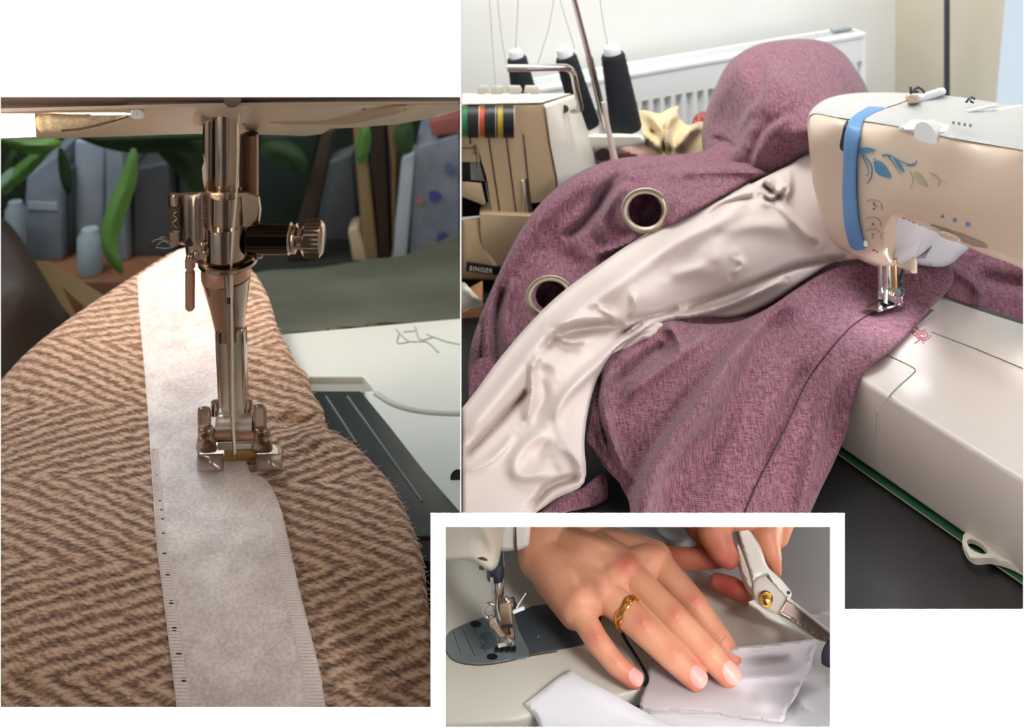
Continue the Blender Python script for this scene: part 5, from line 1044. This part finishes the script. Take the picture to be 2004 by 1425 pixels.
def flush(o, spots):
    me = o.data; n = len(me.vertices); co = np.empty(n*3); me.vertices.foreach_get('co', co); co = co.reshape(-1, 3)
    w_ = np.zeros(n)
    for p, r, s in spots: w_ = np.maximum(w_, s*np.exp(-(np.linalg.norm(co-np.array(p), axis=1)/r)**2))
    a = me.color_attributes.new('flush', 'FLOAT_COLOR', 'POINT'); c = np.ones((n, 4)); c[:, :3] = w_[:, None]; a.data.foreach_set('color', c.ravel())
def sculpt(o, marks):   # push skin along its normal near given points: (point, radius, height)
    me = o.data; n = len(me.vertices); co = np.empty(n*3); me.vertices.foreach_get('co', co); co = co.reshape(-1, 3)
    no = np.empty(n*3); me.vertices.foreach_get('normal', no); no = no.reshape(-1, 3)
    for pts, r, h in marks:
        d = np.full(n, 9.)
        pts = [np.array(q) for q in pts]
        if len(pts) == 1: d = np.linalg.norm(co-pts[0], axis=1)
        for a, b_ in zip(pts[:-1], pts[1:]):
            ab = b_-a; t = np.clip(((co-a) @ ab)/(ab @ ab+1e-12), 0, 1); d = np.minimum(d, np.linalg.norm(co-a-t[:, None]*ab, axis=1))
        co += no*(h*np.exp(-(d/r)**2))[:, None]
    me.vertices.foreach_set('co', co.ravel()); me.update()
skin = skinmat('skin_hand', None, base='C98F70', red='B9574A'); skin2 = skinmat('skin_far_hand', None, base='BE7D5E', red='9A4038')
nailm = mat('nail', 'D79C92', .38, coat=.05)
per = thing('person', 'person seen only as two hands, one pressing the cloth, one holding white scissors', 'person', onz(1250, 1200, H3))
mm = .001
W = H(1100, 1072, .036); Wl = H(1062, 1085, .034); Wr = H(1150, 1062, .034)
pk = [H(1128, 1186, .030), H(1167, 1252, .022), H(1203, 1298, .014), H(1240, 1328, .0085)]
rg_ = [H(1180, 1158, .036), H(1257, 1228, .029), H(1318, 1287, .019), H(1360, 1326, .0115)]
md = [H(1226, 1122, .040), H(1322, 1214, .031), H(1384, 1277, .020), H(1424, 1318, .0118)]
ix = [H(1282, 1098, .038), H(1358, 1186, .028), H(1410, 1256, .016), H(1432, 1292, .010)]
arm0 = H(1085, 985, .050); arm1 = H(1135, 985, .050)
L_ = [(arm0, Wl, 20*mm, 17*mm), (arm1, Wr, 20*mm, 17*mm), (Wl, Wr, 16*mm, 16*mm)]
L_ += [(Wl, pk[0], 16*mm, 11*mm), (W, rg_[0], 15*mm, 11.5*mm), (W, md[0], 15*mm, 12*mm), (Wr, ix[0], 14*mm, 12*mm), (Wl, rg_[0], 14*mm, 12*mm), (Wr, md[0], 13*mm, 12*mm)]
L_ += [(pk[0], rg_[0], 11*mm, 11*mm), (rg_[0], md[0], 11*mm, 11.5*mm), (md[0], ix[0], 11.5*mm, 11.5*mm)]
# heel of the hand and thumb tucked beneath
L_ += [(H(1080, 1125, .020), H(1125, 1195, .016), 14*mm, 11*mm), (H(1150, 1090, .022), H(1260, 1120, .020), 14*mm, 13*mm), (H(1240, 1110, .022), H(1310, 1150, .014), 10*mm, 9*mm)]
for fg, rs in ((pk, (8.6, 7.2, 6.4, 5.9)), (rg_, (10.0, 8.9, 8.0, 7.2)), (md, (10.2, 9.1, 8.2, 7.5)), (ix, (10.2, 9.0, 7.8, 7.0))):
    for i in range(3): L_.append((fg[i], fg[i+1], rs[i]*mm, rs[i+1]*mm))
hand = voxel('pressing_hand', L_, .00075, 14, skin, per)
cutpix(hand, ([('y', 1020)], lambda x, y: y > 1020))
up = Vector((0, -.55, .83))
mk_ = []; fl = []
for fg, r in ((pk, 7.2), (rg_, 8.9), (md, 9.1), (ix, 9.0)):
    pip = fg[1]+up*r*mm; dip = fg[2]+up*(r-1)*mm; mk_ += [([tuple(pip)], 5.5*mm, 1.1*mm), ([tuple(dip)], 4*mm, .5*mm)]
    d = (fg[2]-fg[0]).normalized(); s_ = d.cross(up).normalized()
    for k in (-2.2, -.8, .6, 2.0):
        a = pip+d*k*mm; mk_.append(([tuple(a-s_*3*mm), tuple(a+s_*3*mm)], .6*mm, -.55*mm))
    for k in (-.8, .8):
        a = dip+d*k*mm; mk_.append(([tuple(a-s_*3*mm), tuple(a+s_*3*mm)], .55*mm, -.45*mm))
    kn = fg[0]+up*10.5*mm; mk_.append(([tuple(kn)], 6.5*mm, 2.0*mm))
    fl += [(tuple(pip), 7*mm, .55), (tuple(dip), 5.5*mm, .4), (tuple(fg[3]), 10*mm, .85), (tuple(kn), 7*mm, .25)]
fl += [(tuple(md[0]+up*11*mm), 8*mm, .8), (tuple(rg_[0]+up*11*mm), 6*mm, .2)]
wr = W+up*14*mm
for fg in (pk, rg_, md, ix): # tendons
    kn = fg[0]+up*10*mm; mk_.append(([tuple(wr+(kn-wr)*.35), tuple(kn)], 2.6*mm, 1.1*mm))
mk_ += [([tuple(pk[0]+(rg_[0]-pk[0])*.5+up*11*mm), tuple(W+(pk[0]-W)*.5+up*13*mm)], 4*mm, -1.2*mm), ([tuple(rg_[0]+(md[0]-rg_[0])*.5+up*11*mm), tuple(W+(rg_[0]-W)*.55+up*13*mm)], 4*mm, -1.0*mm), ([tuple(md[0]+(ix[0]-md[0])*.5+up*11*mm), tuple(W+(md[0]-W)*.6+up*13*mm)], 4*mm, -1.2*mm)]
vn = [H(1132, 1162, .047), H(1150, 1158, .049), H(1165, 1148, .050), H(1180, 1140, .050)]
mk_.append(([tuple(v) for v in vn], 1.2*mm, .9*mm))
flush(hand, fl); sculpt(hand, mk_)
def nail(fg, r, m=nailm, along=.15, par=None):
    d = (fg[3]-fg[2]).normalized(); s_ = d.cross(up).normalized(); n_ = s_.cross(d).normalized()
    if n_.dot(up) < 0: n_ = -n_
    bm = bmesh.new(); c = fg[3]+d*r*along; rows = []
    for i in range(17):
        v = -1+2*i/16; row = []
        wv = .70*r*math.sqrt(max(0, 1-(abs(v))**2.6))+.03*r
        for j in range(9):
            u = -1+2*j/8; x = u*wv; z = math.sqrt(max(0, (r*1.03)**2-x*x)); drop = .0 if v < .2 else (v-.2)**2*r*.35
            row.append(bm.verts.new(c+s_*x+d*v*r*.8+n_*(z-drop)))
        rows.append(row)
    for i in range(16):
        for j in range(8): bm.faces.new((rows[i][j], rows[i][j+1], rows[i+1][j+1], rows[i+1][j]))
    r_ = bmesh.ops.extrude_face_region(bm, geom=bm.faces[:]); bmesh.ops.translate(bm, vec=-n_*.0008, verts=[q for q in r_['geom'] if isinstance(q, bmesh.types.BMVert)])
    o = frombm('fingernail', bm, m, None, 60); o.parent = par; return o
for fg, r in ((pk, 5.9*mm), (rg_, 7.2*mm), (md, 7.5*mm)): nail(fg, r, par=hand)
# ring
gold = mat('gold', 'D9A44A', .22, metal=1)
d = (rg_[1]-rg_[0]).normalized(); rc = rg_[0]+(rg_[1]-rg_[0])*.62; s_ = d.cross(up).normalized(); n_ = s_.cross(d).normalized(); R = 10.1*mm
bm = bmesh.new()
for j, (off, amp) in enumerate(((-1.6, .6), (0, .9), (1.6, .6))):
    add_tube(bm, [rc+d*(off+amp*math.sin(k/40*2*math.pi*6+j*2))*mm+(s_*math.cos(k/40*2*math.pi)+n_*math.sin(k/40*2*math.pi))*R for k in range(41)], .7*mm, 8)
tag(frombm('ring', bm, gold, None), 'gold twisted ring worn on the ring finger of the pressing hand', 'ring')

# second hand and scissors
def Z(x, y, h): return H(x, y, h)
f2 = [([Z(1296, 1090, .026), Z(1350, 1094, .028), Z(1400, 1090, .032), Z(1425, 1088, .033)], (6.2, 6.8, 6.8, 6.4)),
      ([Z(1405, 1000, .060), Z(1398, 1040, .050), Z(1412, 1072, .044), Z(1424, 1088, .040)], (12.5, 11.5, 9.5, 8.0)),
      ([Z(1352, 1000, .046), Z(1362, 1030, .040), Z(1390, 1060, .036), Z(1410, 1075, .036)], (9, 8, 7.5, 7)),
      ([Z(1405, 1140, .022), Z(1432, 1150, .022), Z(1458, 1162, .022), Z(1462, 1165, .022)], (5.4, 6.2, 5.6, 5.2)),
      ([Z(1500, 1000, .052), Z(1500, 1050, .044), Z(1513, 1090, .036), Z(1521, 1122, .028)], (13, 9.5, 6.0, 3.2)),
      ([Z(1535, 1000, .050), Z(1530, 1025, .046), Z(1524, 1050, .040), Z(1520, 1060, .038)], (8, 8, 7, 5))]
palm = [(Z(1350, 985, .055), Z(1540, 985, .055), 14*mm, 14*mm), (Z(1405, 1000, .060), Z(1500, 1000, .052), 12*mm, 12*mm)]
lim = list(palm)
for fg, rs in f2[:3]+f2[4:]:
    for i in range(3): lim.append((fg[i], fg[i+1], rs[i]*mm, rs[i+1]*mm))
h2 = voxel('scissor_hand', lim, .0012, 6, skin2, per); cutpix(h2, ([('y', 1020)], lambda x, y: y > 1020))
flush(h2, [(tuple(f2[0][0][2]), .02, .9), (tuple(f2[0][0][0]), .02, .8), (tuple(f2[1][0][3]), .014, 1.0), (tuple(f2[4][0][3]), .01, .3)])
lim = []
fg, rs = f2[3]
for i in range(3): lim.append((fg[i], fg[i+1], rs[i]*mm*1.05, rs[i+1]*mm*1.05))
th = voxel('thumb_tip', lim, .0010, 4, skin2, h2); th.location = (0, 0, 0); flush(th, [(tuple(fg[1]), .02, 1.0)])
sc = thing('scissors', 'white handled scissors held by the second hand, blades pointing to the right edge', 'scissors', Z(1500, 1175, .02))
scw = mat('scissor_white', 'DCD9D2', .35, coat=.3); blade = mat('scissor_blade', 'B59C8C', .22, metal=.9)
def srel(name, pts, dep, m, th=.003, edge=.001, ew=4, step=4, par=sc):
    o = relief(name, pts, dep, m, step, th, par, back=(0, th*.5, -th), edge=edge, edgew=ew); cutpix(o, cutN); return o
sd_ = hz([(1440, 1020, .052), (1470, 1060, .046), (1500, 1130, .038), (1475, 1150, .036), (1545, 1165, .032), (1520, 1200, .028), (1625, 1240, .018), (1640, 1262, .016), (1470, 1020, .052)])
srel('handle', [tuple(q) for q in spl([(1439, 1012), (1456, 1012), (1464, 1031), (1484, 1060), (1494, 1085), (1502, 1108), (1526, 1131), (1548, 1158), (1546, 1170), (1540, 1172), (1510, 1140), (1500, 1126), (1484, 1130), (1473, 1138), (1468, 1120), (1458, 1088), (1446, 1050)], 4)], sd_, scw, .006, .003, 6)
bod = srel('pivot_plate', [(1473, 1140), (1485, 1130), (1498, 1127), (1506, 1136), (1540, 1168), (1524, 1201), (1513, 1198), (1480, 1178), (1474, 1160)], minus(sd_, -.001), mat('scissor_body', 'C9BEB4', .35, coat=.2), .005, .001, 4)
srel('lower_handle', [tuple(q) for q in spl([(1443, 1060), (1450, 1072), (1462, 1100), (1474, 1140), (1478, 1155), (1466, 1150), (1452, 1122), (1444, 1090), (1440, 1070)], 3)], minus(sd_, -.003), MATS['scissor_body'], .005, .002, 4)
srel('upper_blade', [(1541, 1172), (1560, 1186), (1600, 1218), (1642, 1252), (1642, 1262), (1600, 1250), (1560, 1220), (1524, 1200)], minus(sd_, -.0005), blade, .0015, .0004, 2)
srel('blade_spine', [(1541, 1168), (1560, 1181), (1600, 1213), (1642, 1247), (1642, 1251), (1600, 1218), (1560, 1187), (1540, 1173)], minus(sd_, .0006), scw, .002, .0004, 2)
srel('lower_blade', [tuple(q) for q in spl([(1465, 1178), (1480, 1174), (1497, 1190), (1520, 1200), (1530, 1208), (1542, 1207), (1560, 1222), (1590, 1246), (1580, 1245), (1560, 1236), (1530, 1222), (1518, 1216), (1500, 1206), (1482, 1190)], 3)], minus(sd_, -.0025), scw, .002, .0005, 3)
c = P(1498.5, 1173, float(sd_([1498.5], [1173])[0])); nn = Vector((0, -.7, .7))
tube('pivot_screw', [c+nn*.0002, c+nn*.0022, c+nn*.0032], [.0044, .0044, .003], gold, sc, 24)
tube('screw_slot', [c+nn*.0033+Vector((-.0025, 0, .0008)), c+nn*.0033+Vector((.0025, 0, -.0008))], .0005, groove, sc, 6)
tube('blade_rivet', [P(1541, 1158, float(sd_([1541], [1158])[0])-.001), P(1546, 1162, float(sd_([1546], [1162])[0])-.001)], .0009, groove, sc, 8)
